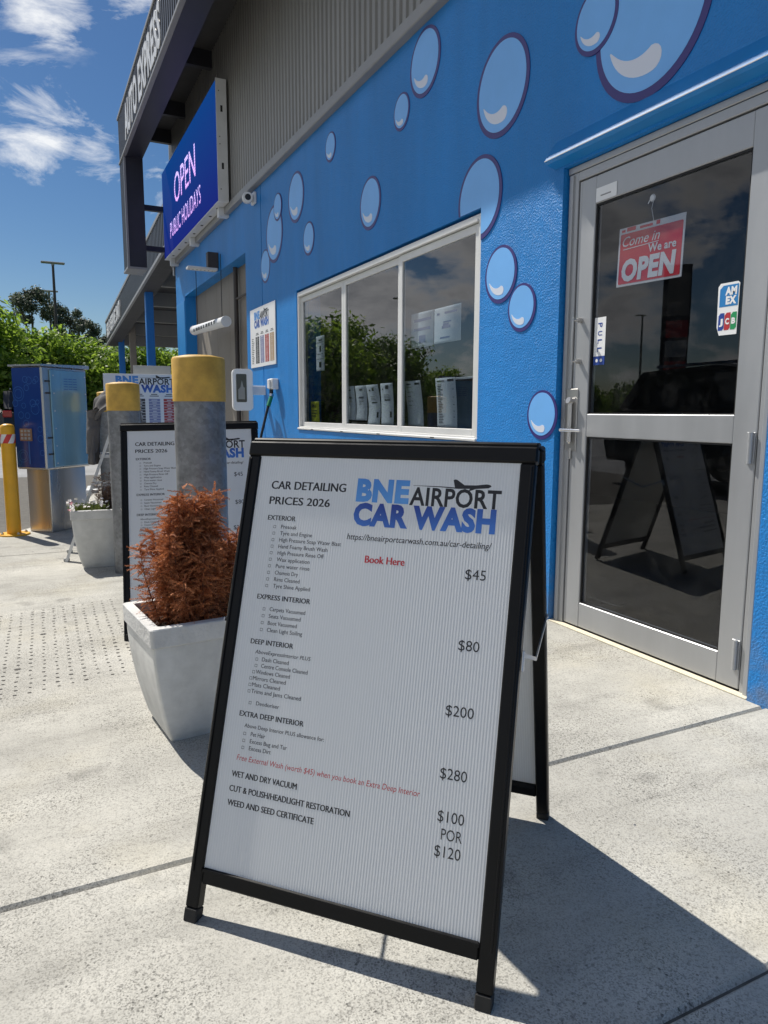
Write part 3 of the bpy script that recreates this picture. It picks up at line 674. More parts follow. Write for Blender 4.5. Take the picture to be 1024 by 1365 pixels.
# ------------------------------------------------------------------ entrance portal (dark canopy over the bay)
por = thing('entrance_portal', 'charcoal ribbed steel canopy portal lettered AUTO EXPRESS above the drive in bay', 'canopy', (1.52, 12.1, 0))
PO = Matrix.Translation((-1.52, -12.1, 0))
b = MB(PO); b.box(1.545, 1.80, -1.2, 12.11, 4.90, 5.58); b.build('beam', 'dark_steel', por)
b = MB(PO); b.box(1.52, 1.80, -1.2, 4.80, 4.77, 4.897); b.build('added_shade_beam', 'dark_steel', por)  # added out of view under the beam so its shadow covers the door awning
y0 = -1.2
while y0 < 12.5:
    y1 = min(y0+2.3, 12.6); b = MB(PO); ribs(b, 1.54, y0, y1, 4.93, 5.56, .115, .02); b.build('fascia_sheet', 'dark_clad', por); y0 = y1
b = MB(PO); b.box(1.505, 1.56, -1.2, 12.6, 4.895, 4.93, .004); b.box(1.505, 1.60, -1.2, 12.62, 5.56, 5.60, .004); b.build('trim', 'clad_trim', por)
b = MB(PO); b.box(1.545, 1.80, 12.11, 12.60, 3.27, 5.58); b.build('portal_leg', 'dark_steel', por)
b = MB(PO); ribs(b, 1.54, 12.11, 12.6, 3.28, 4.93, .115, .02); b.build('leg_sheet', 'dark_clad', por)
b = MB(PO); b.box(1.51, 1.805, 12.09, 12.61, 3.245, 3.28, .003); b.box(1.515, 1.546, 12.095, 12.12, 3.28, 4.9); b.build('leg_trim', 'clad_trim', por)
b = MB(PO); b.box(1.60, 2.9, -1.2, 12.60, 5.50, 5.56); b.build('roof_deck', 'soffit', por)
for k, y in enumerate((.6, 2.4, 4.2, 6.0, 7.8, 9.6, 11.3, 12.45)):
    b = MB(PO); b.box(1.80, 2.31, y, y+.08, 5.30, 5.50); b.build('purlin', 'dark_steel', por)
for z in (3.62, 4.25):
    b = MB(PO); b.box(1.80, 2.32, 12.5, 12.58, z, z+.08); b.build('tie_bar', 'dark_clad', por)
Mt = PO @ Matrix.Translation((1.517, 11.75, 0)) @ Matrix.Rotation(WALLROT, 4, 'Z')
b = MB(Mt); b.text('AUTO EXPRESS', 0, 0, 5.02, .42, width=3.15, bold=.03, depth=.006); b.build('lettering', 'white_metal', por)

# LED screen
led = thing('led_screen', 'lit blue LED screen reading OPEN PUBLIC HOLIDAYS mounted under the dark portal', 'screen', (2.15, 12.55, 3.52), WALLROT)
b = MB(); b.box(0, 3.73, .012, .12, 0, 1.33, .004); b.build('housing', 'dark_steel', led)
b = MB(); b.box(.012, 3.715, .0, .012, .012, 1.318); b.build('display', 'led_blue', led)
b = MB(); b.box(3.73, 3.742, .0, .125, -.012, 1.342, .002); b.box(0, 3.73, 0, .125, -.014, -.002, .002); b.build('side_rail', 'white_metal', led)
for z in (.12, .35, .62, .70, .98, 1.2): b = MB(); b.box(3.742, 3.744, .05 if z in (.35, .98) else .03, .075 if z in (.35, .98) else .04, z, z+(.07 if z in (.35, .98) else .012)); b.build('bolt_hole', 'gasket', led)
for x in (.4, .9, 1.4, 2.0, 2.5, 3.0, 3.4): b = MB(); b.box(x, x+.05, .05, .08, -.0165, -.014); b.build('bolt_hole', 'gasket', led)
for x in (.12, 1.7, 3.4):
    b = MB(); b.box(x, x+.10, .12, .20, .05, 1.2); b.box(x, x+.10, .06, .185, -.12, -.014, .003); b.build('bracket', 'white_metal', led)
b = MB(); b.text('OPEN', 1.05, -.004, .60, .40, width=1.50, bold=.0); b.build('lettering', 'led_text', led)
b = MB(); b.text('PUBLIC HOLIDAYS', .62, -.004, .20, .22, width=2.20, bold=.0); b.build('lettering', 'led_text', led)

# far self-serve canopy
can = thing('wash_bay_canopy', 'low charcoal canopy lettered SELF SERVE 24/7 on blue posts beyond the building', 'canopy', (WX, 13, 0))
CO = Matrix.Translation((-WX, -13, 0))
ya, yb = 13.1, 24.4; za, zb = 3.93, 3.09
def cz(y): return za+(zb-za)*(y-ya)/(yb-ya)
b = MB(CO); pts = []; y = ya
while y < yb:
    for dy, dx in ((0, 0), (.34, 0), (.42, 1), (.90, 1), (.98, 0)): pts.append((WX-.02*dx, min(y+dy*.16, yb)))
    y += .16
n = len(pts); b._add([(p[0], p[1], cz(p[1])+.03) for p in pts]+[(p[0], p[1], cz(p[1])+.66) for p in pts], [(i, n+i, n+i+1, i+1) for i in range(n-1)])
b.build('fascia_sheet', 'dark_clad', can)
b = MB(CO)
for z0, z1, w_ in ((-.03, .03, .05), (.66, .72, .10)):
    b._add([(WX-.035, ya, cz(ya)+z0), (WX-.035+w_, ya, cz(ya)+z0), (WX-.035+w_, ya, cz(ya)+z1), (WX-.035, ya, cz(ya)+z1), (WX-.035, yb+.03, cz(yb)+z0), (WX-.035+w_, yb+.03, cz(yb)+z0), (WX-.035+w_, yb+.03, cz(yb)+z1), (WX-.035, yb+.03, cz(yb)+z1)],
           [(0, 1, 2, 3), (7, 6, 5, 4), (0, 4, 5, 1), (1, 5, 6, 2), (2, 6, 7, 3), (3, 7, 4, 0)])
b.build('trim', 'clad_trim', can)
b = MB(CO)
for (x0, x1, d0, d1) in ((WX+.002, WX+.35, -.02, .60), (WX+.35, WX+9, .30, .60)):
    b._add([(x0, ya, cz(ya)+d0), (x1, ya, cz(ya)+d0), (x1, ya, cz(ya)+d1), (x0, ya, cz(ya)+d1), (x0, yb, cz(yb)+d0), (x1, yb, cz(yb)+d0), (x1, yb, cz(yb)+d1), (x0, yb, cz(yb)+d1)],
           [(0, 1, 2, 3), (7, 6, 5, 4), (0, 4, 5, 1), (1, 5, 6, 2), (2, 6, 7, 3), (3, 7, 4, 0)])
b.build('roof_deck', 'soffit', can)
for k in range(6):
    y = 14.2+k*2.0; b = MB(CO); b.box(WX+.35, WX+8.9, y, y+.12, cz(y)-.02, cz(y)+.30); b.build('rafter', 'clad', can)
for x, y, m_ in ((WX+.10, 16.8, 'blue_post'), (WX+.25, 23.6, 'blue_post'), (WX+.38, 22.0, 'roller'), (WX+3.2, 16.8, 'blue_post'), (WX+3.4, 23.6, 'blue_post')):
    b = MB(CO); b.box(x, x+.17, y, y+.17, 0, cz(y)+.2, .01); b.box(x-.05, x+.22, y-.05, y+.22, 0, .02); b.build('post', m_, can)
b = MB(CO @ Matrix.Translation((WX-.03, 23.9, cz(23.9))) @ Matrix.Rotation(WALLROT, 4, 'Z')); b.text('SELF SERVE 24/7', 0, 0, .15, .36, width=3.6, bold=.03, depth=.02, slope=(za-zb)/(yb-ya)); b.build('lettering', 'white_metal', can)
b = MB(CO); b.tube([(WX+.35, 14.0, cz(14)-.05), (WX+.30, 13.9, cz(14)-.14)], .05); b.build('floodlight', 'white_metal', can)

# ------------------------------------------------------------------ boards
ALPHA = math.asin(.300)
def logo(parent, M_, x, z, s=1.0, names=('blue_logo_print', 'black_logo_print')):
    """BNE AIRPORT CAR WASH lockup, s = 1 gives the board size (0.32 m wide)"""
    Ms = M_ @ Matrix.Translation((x, 0, z)) @ Matrix.Scale(s, 4)
    b = MB(Ms); b.text('BNE', .001, 0, .052, .044, width=.120, bold=.055); b.build('logo_print', 'ink_bne', parent)
    b = MB(Ms); b.text('CAR WASH', 0, 0, 0, .043, width=.309, bold=.055); b.build('logo_print', 'ink_wash', parent)
    b = MB(Ms); b.text('AIRPORT', .123, -.00002, .048, .0365, width=.193, bold=.022)
    # airliner silhouette with its vapour line
    body = [(.128, .0895), (.19, .0895), (.218, .0885), (.214, .104), (.218, .1055), (.222, .1045), (.238, .094), (.262, .0945), (.284, .0975), (.2915, .0965), (.294, .093), (.288, .0895), (.262, .087), (.252, .083), (.247, .083), (.250, .0868), (.225, .0858), (.19, .0875), (.128, .0888)]
    b._add([(p[0], 0, p[1]) for p in body], [tuple(range(len(body)-1, -1, -1))]); b.build('airliner_print', 'ink', parent)

def board_text(Mf, parent, y=-.0016):
    def T(b, s, u0, v, u1=None, cap=.01, bold=0., shear=0., align='L'):
        b.text(s, u0, y, v, cap, width=(u1-u0) if u1 else None, bold=0., shear=shear, align=align)
        if bold == 0. and cap < .015: b.text(s, u0+cap*.028, y-.00002, v, cap, width=(u1-u0) if u1 else None, shear=shear, align=align)
        if bold > .012:
            for q in (1, 2, 3): b.text(s, u0+cap*.030*q, y-.00002*q, v+cap*.012*(q % 2), cap, width=(u1-u0) if u1 else None, bold=0., shear=shear, align=align)
    b = MB(Mf)
    T(b, 'CAR DETAILING', .059, .931, .242, .0180, .032); T(b, 'PRICES 2026', .059, .896, .208, .0170, .032)
    b.build('heading_print', 'ink', parent); b = MB(Mf)
    T(b, 'EXTERIOR', .061, .860, .130, .0105, .032)
    l1 = [('Presoak', .136), ('Tyre and Engine', .176), ('High Pressure Soap Water Blast', .247), ('Hand Foamy Brush Wash', .217), ('High Pressure Rinse Off', .210), ('Wax application', .178), ('Pure water rinse', .180), ('Chamois Dry', .154), ('Rims Cleaned', .160), ('Tyre Shine Applied', .187)]
    def sq(u, v, s=.0062):
        t = .0008
        for (a, c, d, e) in ((u, u+s, v, v+t), (u, u+s, v+s-t, v+s), (u, u+t, v+t, v+s-t), (u+s-t, u+s, v+t, v+s-t)): b._add([(a, y, d), (c, y, d), (c, y, e), (a, y, e)], [(0, 1, 2, 3)])
    for i, (s, e) in enumerate(l1): v = .842-i*.01465; sq(.078, v); T(b, s, .097, v, e, .0084)
    b.build('list_print', 'ink', parent); b = MB(Mf)
    T(b, 'EXPRESS INTERIOR', .061, .683, .191, .0105, .032)
    for i, (s, e) in enumerate([('Carpets Vacuumed', .183), ('Seats Vacuumed', .174), ('Boot Vacuumed', .167), ('Clean Light Soiling', .182)]): v = .659-i*.0150; sq(.079, v); T(b, s, .096, v, e, .0084)
    b.build('list_print', 'ink', parent); b = MB(Mf)
    T(b, 'DEEP INTERIOR', .060, .585, .164, .0105, .032)
    T(b, 'AboveExpressInterior PLUS', .075, .565, .209, .0080, 0, .12)
    for i, (s, a, e) in enumerate([('Dash Cleaned', .094, .159), ('Centre Console Cleaned', .094, .206), ('Windows Cleaned', .083, .166), ('Mirrors Cleaned', .078, .158), ('Mats Cleaned', .078, .146), ('Trims and Jams Cleaned', .078, .198)]): v = .550-i*.0138; sq(a-.016 if i < 2 else a-.0085, v); T(b, s, a, v, e, .0084)
    sq(.076, .457); T(b, 'Deodoriser', .094, .457, .150, .0080)
    b.build('list_print', 'ink', parent); b = MB(Mf)
    T(b, 'EXTRA DEEP INTERIOR', .057, .430, .211, .0108, .032)
    T(b, 'Above Deep Interior PLUS allowance for:', .073, .408, .262, .0080)
    for i, (s, e) in enumerate([('Pet Hair', .126), ('Excess Bug and Tar', .180), ('Excess Dirt', .144)]): v = .392-i*.0146; sq(.073, v); T(b, s, .091, v, e, .0084)
    b.build('list_print', 'ink', parent); b = MB(Mf)
    T(b, 'WET AND DRY VACUUM', .058, .304, .213, .0120, .030); T(b, 'CUT & POLISH/HEADLIGHT RESTORATION', .057, .274, .336, .0120, .030); T(b, 'WEED AND SEED CERTIFICATE', .057, .245, .260, .0120, .030)
    b.build('list_print', 'ink', parent); b = MB(Mf)
    T(b, 'https://bneairportcarwash.com.au/car-detailing/', .259, .829, .573, .0125, 0, .15)
    b.build('web_address_print', 'ink', parent)
    for s, u0, v, u1 in (('$45', .525, .766, .567), ('$80', .525, .626, .567), ('$200', .512, .499, .568), ('$280', .513, .381, .566), ('$100', .516, .303, .568), ('POR', .526, .271, .567), ('$120', .516, .240, .567)): b = MB(Mf); T(b, s, u0, v, u1, .0200); b.build('price_print', 'ink', parent)
    b = MB(Mf); T(b, 'Book Here', .306, .782, .394, .0150, .028); b.build('red_print', 'ink_red', parent); b = MB(Mf); T(b, 'Free External Wash (worth $45) when you book an Extra Deep Interior', .065, .339, .477, .0112, .008, .16); b.build('red_print', 'ink_red', parent)
    logo(parent, Mf @ Matrix.Translation((0, y, 0)), .268, .863)

def a_board(name, label, loc, rz, roll=0., two_sided=False, back='board_back'):
    t = thing(name, label, 'sign', loc, rot=(0, roll, rz), group='free standing A-frame price boards')
    W0, W1, HT, D = -.3305, .3255, 1.040, .342
    for side in (0, 1):
        Mp = (Matrix.Rotation(math.pi, 4, 'Z') if side else Matrix()) @ Matrix.Translation((0, -D, 0)) @ Matrix.Rotation(-ALPHA, 4, 'X')
        # local: x across, y into the panel, z up along the panel
        for x0, x1 in ((W0, W0+.031), (W1-.031, W1)):
            b = MB(Mp); b.box(x0, x1, 0, .026, .028, HT-.034, .003); st = b.build('leg', 'black_frame', t)
            b = MB(Mp); b.box(x0+.0, x1-.0, -.0005, .0265, .0, .0275, .002); b.build('foot', 'rubber', st)
            # raised snap profile along the stile
            s_ = 1 if x0 < 0 else -1; xa = x0+.006 if x0 < 0 else x1-.010
            b = MB(Mp); b.box(xa, xa+.004, -.003, .0, .10, HT-.04, .001); b.build('bead', 'black_frame', st)
        b = MB(Mp); b.box(W0+.031, W1-.031, .001, .025, .080, .112, .003); b.box(W0+.031, W1-.031, -.002, .001, .104, .110); b.build('bottom_rail', 'black_frame', t)
        b = MB(Mp); b.box(W0-.002, W1+.002, -.001, .027, HT-.034, HT+.0, .004); b.build('top_rail', 'black_frame', t)
        b = MB(Mp); b.box(W0+.029, W1-.029, .005, .010, .110, HT-.032); pn = b.build('sign_panel', 'corflute' if side == 0 else back, t)
        if side == 0 or two_sided:
            Mf = Mp @ Matrix.Translation((-.3225, .005, 0)); board_text(Mf, pn, -.00012)
        # steel stay strap
        b = MB(Mp); x = W1+.002; b.box(x, x+.004, .004, .022, .60, .64, .001); b.build('stay_clip', 'steel', t)
    b = MB(); zt = HT*math.cos(ALPHA); b.box(W0+.0, W1-.0, -.018, .018, zt-.006, zt+.006, .003); b.build('top_hinge', 'black_frame', t)
    zs = .60; ys = D-.30*zs+.006
    b = MB(); x = W1+.0065
    b.bar((x, -ys+.02, zs), (x, .0, zs-.055), .003, .008); b.bar((x, .0, zs-.055), (x, ys-.02, zs), .003, .008); b.build('stay_strap', 'steel', t)
    x = -x-.005
    b = MB(); b.bar((x, -ys+.02, zs), (x, .0, zs-.055), .003, .008); b.bar((x, .0, zs-.055), (x, ys-.02, zs), .003, .008); b.build('stay_strap', 'steel', t)
    return t
a_board('a_frame_sign', 'large black framed A-board of car detailing prices standing nearest, in front of everything', (.704, 1.405, 0), math.atan2(-.7342, .6789), two_sided=True, back='corflute')
a_board('a_frame_sign', 'black framed A-board of detailing prices half hidden behind the thick bollard and dead shrub', (.742, 3.66, .008), R_(-14.5), roll=R_(-1.1), two_sided=False)

# ------------------------------------------------------------------ bollards
def bollard(label, loc, hh, r=.1):
    t = thing('galvanised_bollard', label, 'bollard', loc, group='galvanised bollards with yellow caps')
    b = MB(); b.lathe([(r, 0), (r, hh-.17)], 40); b.build('post', 'galv', t)
    b = MB(); b.lathe([(r+.0035, hh-.175), (r+.0035, hh-.012), (r-.001, hh-.003), (r*.6, hh+.005), (r*.2, hh+.008)], 40); b.build('cap', 'yellow', t)
    return t
bollard('thick grey galvanised bollard with yellow cap beside the dead orange shrub, nearest of the bollards', (.617, 2.93, 0), 1.272)
bollard('galvanised bollard with yellow cap right beside the rear white planter', (.553, 4.945, 0), 1.235)
bollard('farthest galvanised bollard with yellow cap, mostly hidden behind the draped stepladder', (.655, 6.95, 0), 1.225)
yb_ = thing('yellow_bollard', 'slim yellow safety bollard with red and white tape bolted down at the left edge', 'bollard', (-.170, 6.86, 0))
b = MB(); b.lathe([(.056, .01), (.056, .915), (.050, .935), (.030, .945), (.008, .948)], 28); b.build('post', 'yellow_b', yb_)
b = MB(); b.lathe([(.125, 0), (.125, .010), (.12, .013)], 28); bp = b.build('base_plate', 'yellow_b', yb_)
for k in range(4):
    a = R_(20+90*k); b = MB(); b.lathe([(.013, .013), (.013, .024), (.007, .026), (.007, .032)], 6, (.096*math.cos(a), .096*math.sin(a)), False); b.build('bolt', 'steel', bp)
def tape(b, a0, a1, z0, z1, r, sl):
    vs = []; n = 6; m = 5
    for j in range(m+1):
        for i in range(n+1): a = a0+(a1-a0)*i/n+sl*j/m; vs.append((r*math.cos(a), r*math.sin(a), z0+(z1-z0)*j/m))
    b._add(vs, [(j*(n+1)+i, j*(n+1)+i+1, (j+1)*(n+1)+i+1, (j+1)*(n+1)+i) for j in range(m) for i in range(n)])
br = MB(); bw = MB()
for k in range(8):
    (br if k % 2 else bw)
    tape(br if k % 2 else bw, R_(45*k), R_(45*(k+1)), .785, .860, .0578, R_(40))
bw.build('white_tape', 'tape_w', yb_); br.build('red_tape', 'tape_r', yb_)

# ------------------------------------------------------------------ planters
def planter(label, loc, rz):
    t = thing('planter', label, 'planter', loc, rz, group='tapered white square planters')
    HT = .40; rim = .190
    def rad(z): f = z/(HT-.062); return .126+(rim-.008-.126)*(1-(1-f)**1.75)
    def corner_ring(h, z, cr=.010, n=4):
        vs = []
        for sx, sy, a0 in ((1, 1, 0), (-1, 1, 90), (-1, -1, 180), (1, -1, 270)):
            for i in range(n+1):
                a = R_(a0+90*i/n); vs.append((sx*(h-cr)+cr*math.cos(a), sy*(h-cr)+cr*math.sin(a), z))
        return vs
    b = MB(); rings = [corner_ring(rad(HT*.845*i/12)-(.004 if i == 0 else 0), (HT-.062)*i/12) for i in range(13)]; n = len(rings[0])
    vs = [v for r in rings for v in r]
    b._add(vs, [(i*n+k, i*n+(k+1) % n, (i+1)*n+(k+1) % n, (i+1)*n+k) for i in range(12) for k in range(n)], False); b._add(rings[0][::-1], [tuple(range(n))])
    b.build('pot_body', 'planter', t)
    b = MB(); rr = [corner_ring(rim-.004, HT-.062, .012), corner_ring(rim, HT-.058, .012), corner_ring(rim+.001, HT-.003, .012), corner_ring(rim-.002, HT, .012), corner_ring(rim-.030, HT, .012), corner_ring(rim-.032, HT-.004, .012), corner_ring(rim-.034, HT-.07, .012)]
    vs = [v for r in rr for v in r]; b._add(vs, [(i*n+k, i*n+(k+1) % n, (i+1)*n+(k+1) % n, (i+1)*n+k) for i in range(6) for k in range(n)]); b.build('rim', 'planter_rim', t)
    b = MB(); q = rim-.034; rs = random.Random(5)
    b.grid(12, 12, lambda u, v: (-q+2*q*u, -q+2*q*v, HT-.045+.012*math.sin(u*9+v*5)*math.cos(v*7)+rs.uniform(-.003, .003))); b.build('soil', 'soil', t)
    return t
planter('white tapered planter holding the dead orange conifer, beside the nearest price board', (.462, 2.400, 0), R_(6))
planter('white tapered planter with small white flowers and dry shrub, left of the middle bollard', (.405, 5.285, 0), R_(-3))

def spray(b, o, d, L, rnd, leaf=.011, n=9, wid=.0022, droop=0.):
    """one feathery conifer spray: a stem with paired thin leaflets"""
    d = d.normalized(); side = d.cross(Vector((rnd.uniform(-1, 1), rnd.uniform(-1, 1), rnd.uniform(-.6, .6)))).normalized()
    p = o.copy(); prev = p.copy()
    for i in range(n):
        d = (d+Vector((rnd.uniform(-.12, .12), rnd.uniform(-.12, .12), rnd.uniform(-.1, .1)-droop))).normalized()
        q = p+d*(L/n); nrm = side*wid*.55
        b._add([p-nrm, p+nrm, q], [(0, 1, 2)])
        for s_ in (-1, 1):
            l = leaf*(1-.55*i/n)*rnd.uniform(.7, 1.3); e = q+(side*s_*.75+d*.65+Vector((0, 0, rnd.uniform(-.3, .3)))).normalized()*l
            k = d*wid; b._add([q-k, q+k, e], [(0, 1, 2)])
        p = q
dead = thing('dead_shrub', 'dead rusty orange conifer shrub standing in the white planter nearest the price board', 'shrub', (.466, 2.400, .35))
rnd = random.Random(11)
b = MB(); sp = MB()
for k in range(72):                      # main stems
    a = rnd.uniform(0, 2*math.pi); r0 = rnd.uniform(0, .115); hgt = rnd.uniform(.22, .43)*(1-.28*(r0/.115))
    if k < 8: hgt = rnd.uniform(.39, .465); r0 = rnd.uniform(.0, .060); a = rnd.choice((0.1, 3.3))+rnd.uniform(-.5, .5)
    base = Vector((r0*math.cos(a), r0*math.sin(a), 0)); lean = Vector((math.cos(a), math.sin(a), 0))*rnd.uniform(.005, .045)*(.5+r0/.11)
    pts = []; 
    for i in range(6):
        f = i/5; pts.append(base+lean*f*1.0+Vector((math.sin(f*5+k)*.006, math.cos(f*4+k)*.006, hgt*f)))
    b.tube(pts, [.0032*(1-.75*i/5) for i in range(6)], 5, False)
    for j in range(int(60+hgt*210)):
        f = rnd.uniform(.06, 1); ii = min(int(f*5), 4); p = pts[ii].lerp(pts[ii+1], f*5-ii)
        aa = rnd.uniform(0, 2*math.pi); out = Vector((math.cos(aa), math.sin(aa), rnd.uniform(.15, 1.0)))+lean.normalized()*.5
        spray(sp, p, out, rnd.uniform(.028, .070)*(1.2-.40*f), rnd, leaf=rnd.uniform(.007, .013), wid=.0024, n=rnd.randint(8, 12), droop=rnd.uniform(0, .12))
b.build('stem', 'deadstem', dead); sp.build('foliage', 'dead', dead, kind='stuff')

dry = thing('dry_shrub', 'small dried brown grey shrub at the back of the rear white planter', 'shrub', (.47, 5.33, .355))
b = MB(); sp = MB(); rnd = random.Random(21)
for k in range(26):
    a = rnd.uniform(0, 2*math.pi); r0 = rnd.uniform(0, .07); hgt = rnd.uniform(.10, .27)
    p0 = Vector((r0*math.cos(a), r0*math.sin(a), 0)); p1 = p0+Vector((math.cos(a)*.03, math.sin(a)*.03, hgt)); b.tube([p0, p0.lerp(p1, .5), p1], [.003, .002, .001], 4, False)
    for j in range(26):
        aa = rnd.uniform(0, 2*math.pi); spray(sp, p0.lerp(p1, rnd.uniform(.1, 1)), Vector((math.cos(aa), math.sin(aa), rnd.uniform(.1, .9))), rnd.uniform(.02, .05), rnd, .01, 5, .0025)
b.build('stem', 'deadstem', dry); sp.build('foliage', 'greyshrub', dry, kind='stuff')
fl = thing('flowering_plant', 'low green plant with small white and pink flowers in the rear planter', 'plant', (.335, 5.24, .355))
sp = MB(); rnd = random.Random(31)
for k in range(420):
    p = Vector((rnd.gauss(0, .055), rnd.gauss(0, .05), 0)); p.x = max(-.12, min(.16, p.x)); p.y = max(-.11, min(.13, p.y))
    spray(sp, p, Vector((rnd.uniform(-.7, .7), rnd.uniform(-.7, .7), 1)), rnd.uniform(.03, .085), rnd, .014, 4, .005)
sp.build('foliage', 'lowgreen', fl, kind='stuff')
for k in range(40):
    x, y, z = (rnd.uniform(-.14, .14), rnd.uniform(-.13, .1), rnd.uniform(.06, .11))
    if k < 6: x, y, z = -.135+rnd.uniform(-.03, .03), -.10+rnd.uniform(-.05, .05), rnd.uniform(.05, .10)
    b = MB(Matrix.Translation((x, y, z)) @ Matrix.Rotation(rnd.uniform(-.8, .8), 4, 'X') @ Matrix.Rotation(rnd.uniform(-.8, .8), 4, 'Y'))
    for i in range(5):
        a = 2*math.pi*i/5; c, s_ = math.cos(a), math.sin(a); r = .014
        b._add([(0, 0, 0), (r*.6*c-r*.4*s_, r*.6*s_+r*.4*c, .003), (r*c, r*s_, .001), (r*.6*c+r*.4*s_, r*.6*s_-r*.4*c, .003)], [(0, 3, 2, 1)])
    b.build('flower', 'petal_p' if k < 4 else 'petal_w', fl)

# ------------------------------------------------------------------ payment machine
mc = thing('payment_machine', 'tall steel payment machine with blue bubble graphic front on a steel pedestal', 'machine', (.137, 6.787, 0), R_(-43+90-90))
# local x: along the long right face (away to the right), local y: along the blue face (away to the left)
a_ = R_(45); mc.rotation_euler = (0, 0, R_(90)-a_)
b = MB(); b.box(.02, .46, .03, .28, 0, .555, .006); b.build('pedestal', 'steel', mc)
b = MB(); b.box(-.035, .50, .0, .325, .555, 1.43, .012); b.build('cabinet', 'steel', mc)
b = MB(); b.prism([(-.05, 1.43), (-.05, 1.445), (.52, 1.462), (.52, 1.43)], -.015, .34, 'y'); b.build('lid', 'steel', mc)
b = MB(); b.box(-.041, -.035, .012, .313, .572, 1.418, .002); fp = b.build('graphic_front', 'machine_blue', mc)
def ring(b, y, z, r, t=.004, x=-.0415, n=24):
    vs = []
    for k in range(n): a = 2*math.pi*k/n; vs += [(x, y+r*math.cos(a), z+r*math.sin(a)), (x, y+(r-t)*math.cos(a), z+(r-t)*math.sin(a))]
    b._add(vs, [(2*k, 2*k+1, (2*k+3) % (2*n), (2*k+2) % (2*n)) for k in range(n)])
for y, z, r in ((.25, 1.20, .062), (.25, 1.20, .040), (.17, 1.32, .028), (.13, 1.31, .032), (.16, 1.25, .026), (.07, 1.30, .02), (.05, 1.32, .026), (.20, 1.10, .024), (.10, 1.12, .032), (.08, 1.07, .045), (.05, 1.13, .02), (.235, 1.02, .030), (.165, 1.015, .027), (.185, .95, .030), (.29, 1.12, .03), (.04, .90, .025), (.04, .82, .03), (.24, .67, .055), (.24, .67, .035), (.28, .61, .02), (.03, .70, .025)): b = MB(); ring(b, y, z, r); b.build('bubble_print', 'machine_line', fp)
b = MB(); b.box(-.052, -.041, .125, .255, .80, .905, .003); kp = b.build('keypad_panel', 'bronze', mc)
for i in range(3):
    for j in range(3): b = MB(); b.box(-.0555, -.052, .138+i*.038, .165+i*.038, .812+j*.031, .833+j*.031, .002); b.build('button', 'alu', kp)
b = MB(); b.box(-.0415, -.0405, .165, .175, .60, .80); b.build('slot_strip', 'machine_line', mc)
b = MB(); b.box(.05, .47, -.014, .0, .575, 1.405, .004); cv = b.build('side_cover', 'machine_side', mc)
b = MB(); b.box(.17, .40, -.0165, -.014, .60, 1.38, .001); b.build('glossy_insert', 'machine_side', cv)
b = MB()
for z in (.60, .75, .90, 1.05, 1.20, 1.35):
    for x in (.075, .45): b.box(x, x+.012, -.018, -.014, z, z+.012, .002)
b.build('rivets', 'white_metal', cv)
b = MB()
for i in range(3):
    for j in range(5): b.box(.20+i*.055, .245+i*.055, -.018, -.0165, 1.24+j*.022, 1.246+j*.022)
b.build('vent_louvres', 'machine_line', cv)
for z in (.68, .82, 1.20, 1.30):
    b = MB(); b.box(.0, .05, -.010, .0, z, z+.014, .002); b.build('latch', 'pipe', mc)

# ------------------------------------------------------------------ stepladder and jacket
ld = thing('stepladder', 'white aluminium stepladder with a dark jacket draped over its top, behind the rear planter', 'ladder', (.195, 5.60, 0), R_(-6))
HL = 1.085
for y in (-.14, .20):
    b = MB(); b.bar((0, y, 0), (.40, y, HL), .02, .045, (0, 1, 0)); st = b.build('stile', 'white_metal', ld); b = MB(); b.box(-.018, .022, y-.014, y+.014, 0, .025, .004); b.build('foot', 'grey_board', st)
    b = MB(); b.bar((.84, y, 0), (.44, y, HL), .018, .03, (0, 1, 0)); b.build('rear_leg', 'white_metal', ld)
    b = MB(); b.bar((.20, y, .52), (.63, y, .56), .006, .02); b.build('spreader', 'white_metal', ld)
for k in range(4):
    z = .24+k*.25; x = .40*z/HL; b = MB(); b.box(x-.03, x+.05, -.13, .19, z-.012, z+.012, .003); b.build('step', 'white_metal', ld)
b = MB(); b.box(.33, .52, -.16, .22, HL-.01, HL+.02, .006); b.build('top_cap', 'white_metal', ld)
jk = thing('draped_jacket', 'dark charcoal jacket slung over the top of the stepladder', 'jacket', (.195, 5.60, 0), R_(-6))
b = MB()
def jf(u, v):
    s = (u-.5)*2; q = abs(s); sg = 1 if s > 0 else -1; h = max(0, (q-.42)/.58); y = -.20+.42*v
    if q < .42: a = s/.42*math.pi/2; x = .385+.135*math.sin(a); z = HL+.015+.085*math.cos(a)
    else: x = .385+sg*(.135+.03*h*(1.3 if sg < 0 else .4)); z = HL+.015-h*(.36 if sg < 0 else .24)*(1+.16*math.sin(v*5+1))
    if q < .42: z -= .10*max(0, 1-v*2.2)**2+.05*max(0, v*2.2-1.2)**2
    k = .35+h; x += k*(.018*math.sin(v*19+s*4)+.010*math.sin(v*41+s*9)); z += .012*math.sin(v*13+s*6)+.008*math.sin(v*31-s*11); y += .018*math.sin(s*9+v*4)+.012*h*math.sin(v*17)
    return (x, y, z)
b.grid(60, 60, jf)
o = b.build('jacket_body', 'cloth', jk); md = o.modifiers.new('thick', 'SOLIDIFY'); md.thickness = .022; md.offset = 0
b = MB()
b.grid(14, 20, lambda u, v: (.235+.050*math.cos(2*math.pi*u)*(1-.25*v)-.03*v, -.15+.05*math.sin(2*math.pi*u)+.012*math.sin(v*9), HL-.02-.30*v+.008*math.sin(v*30+u*9))); b.build('sleeve', 'cloth', jk)

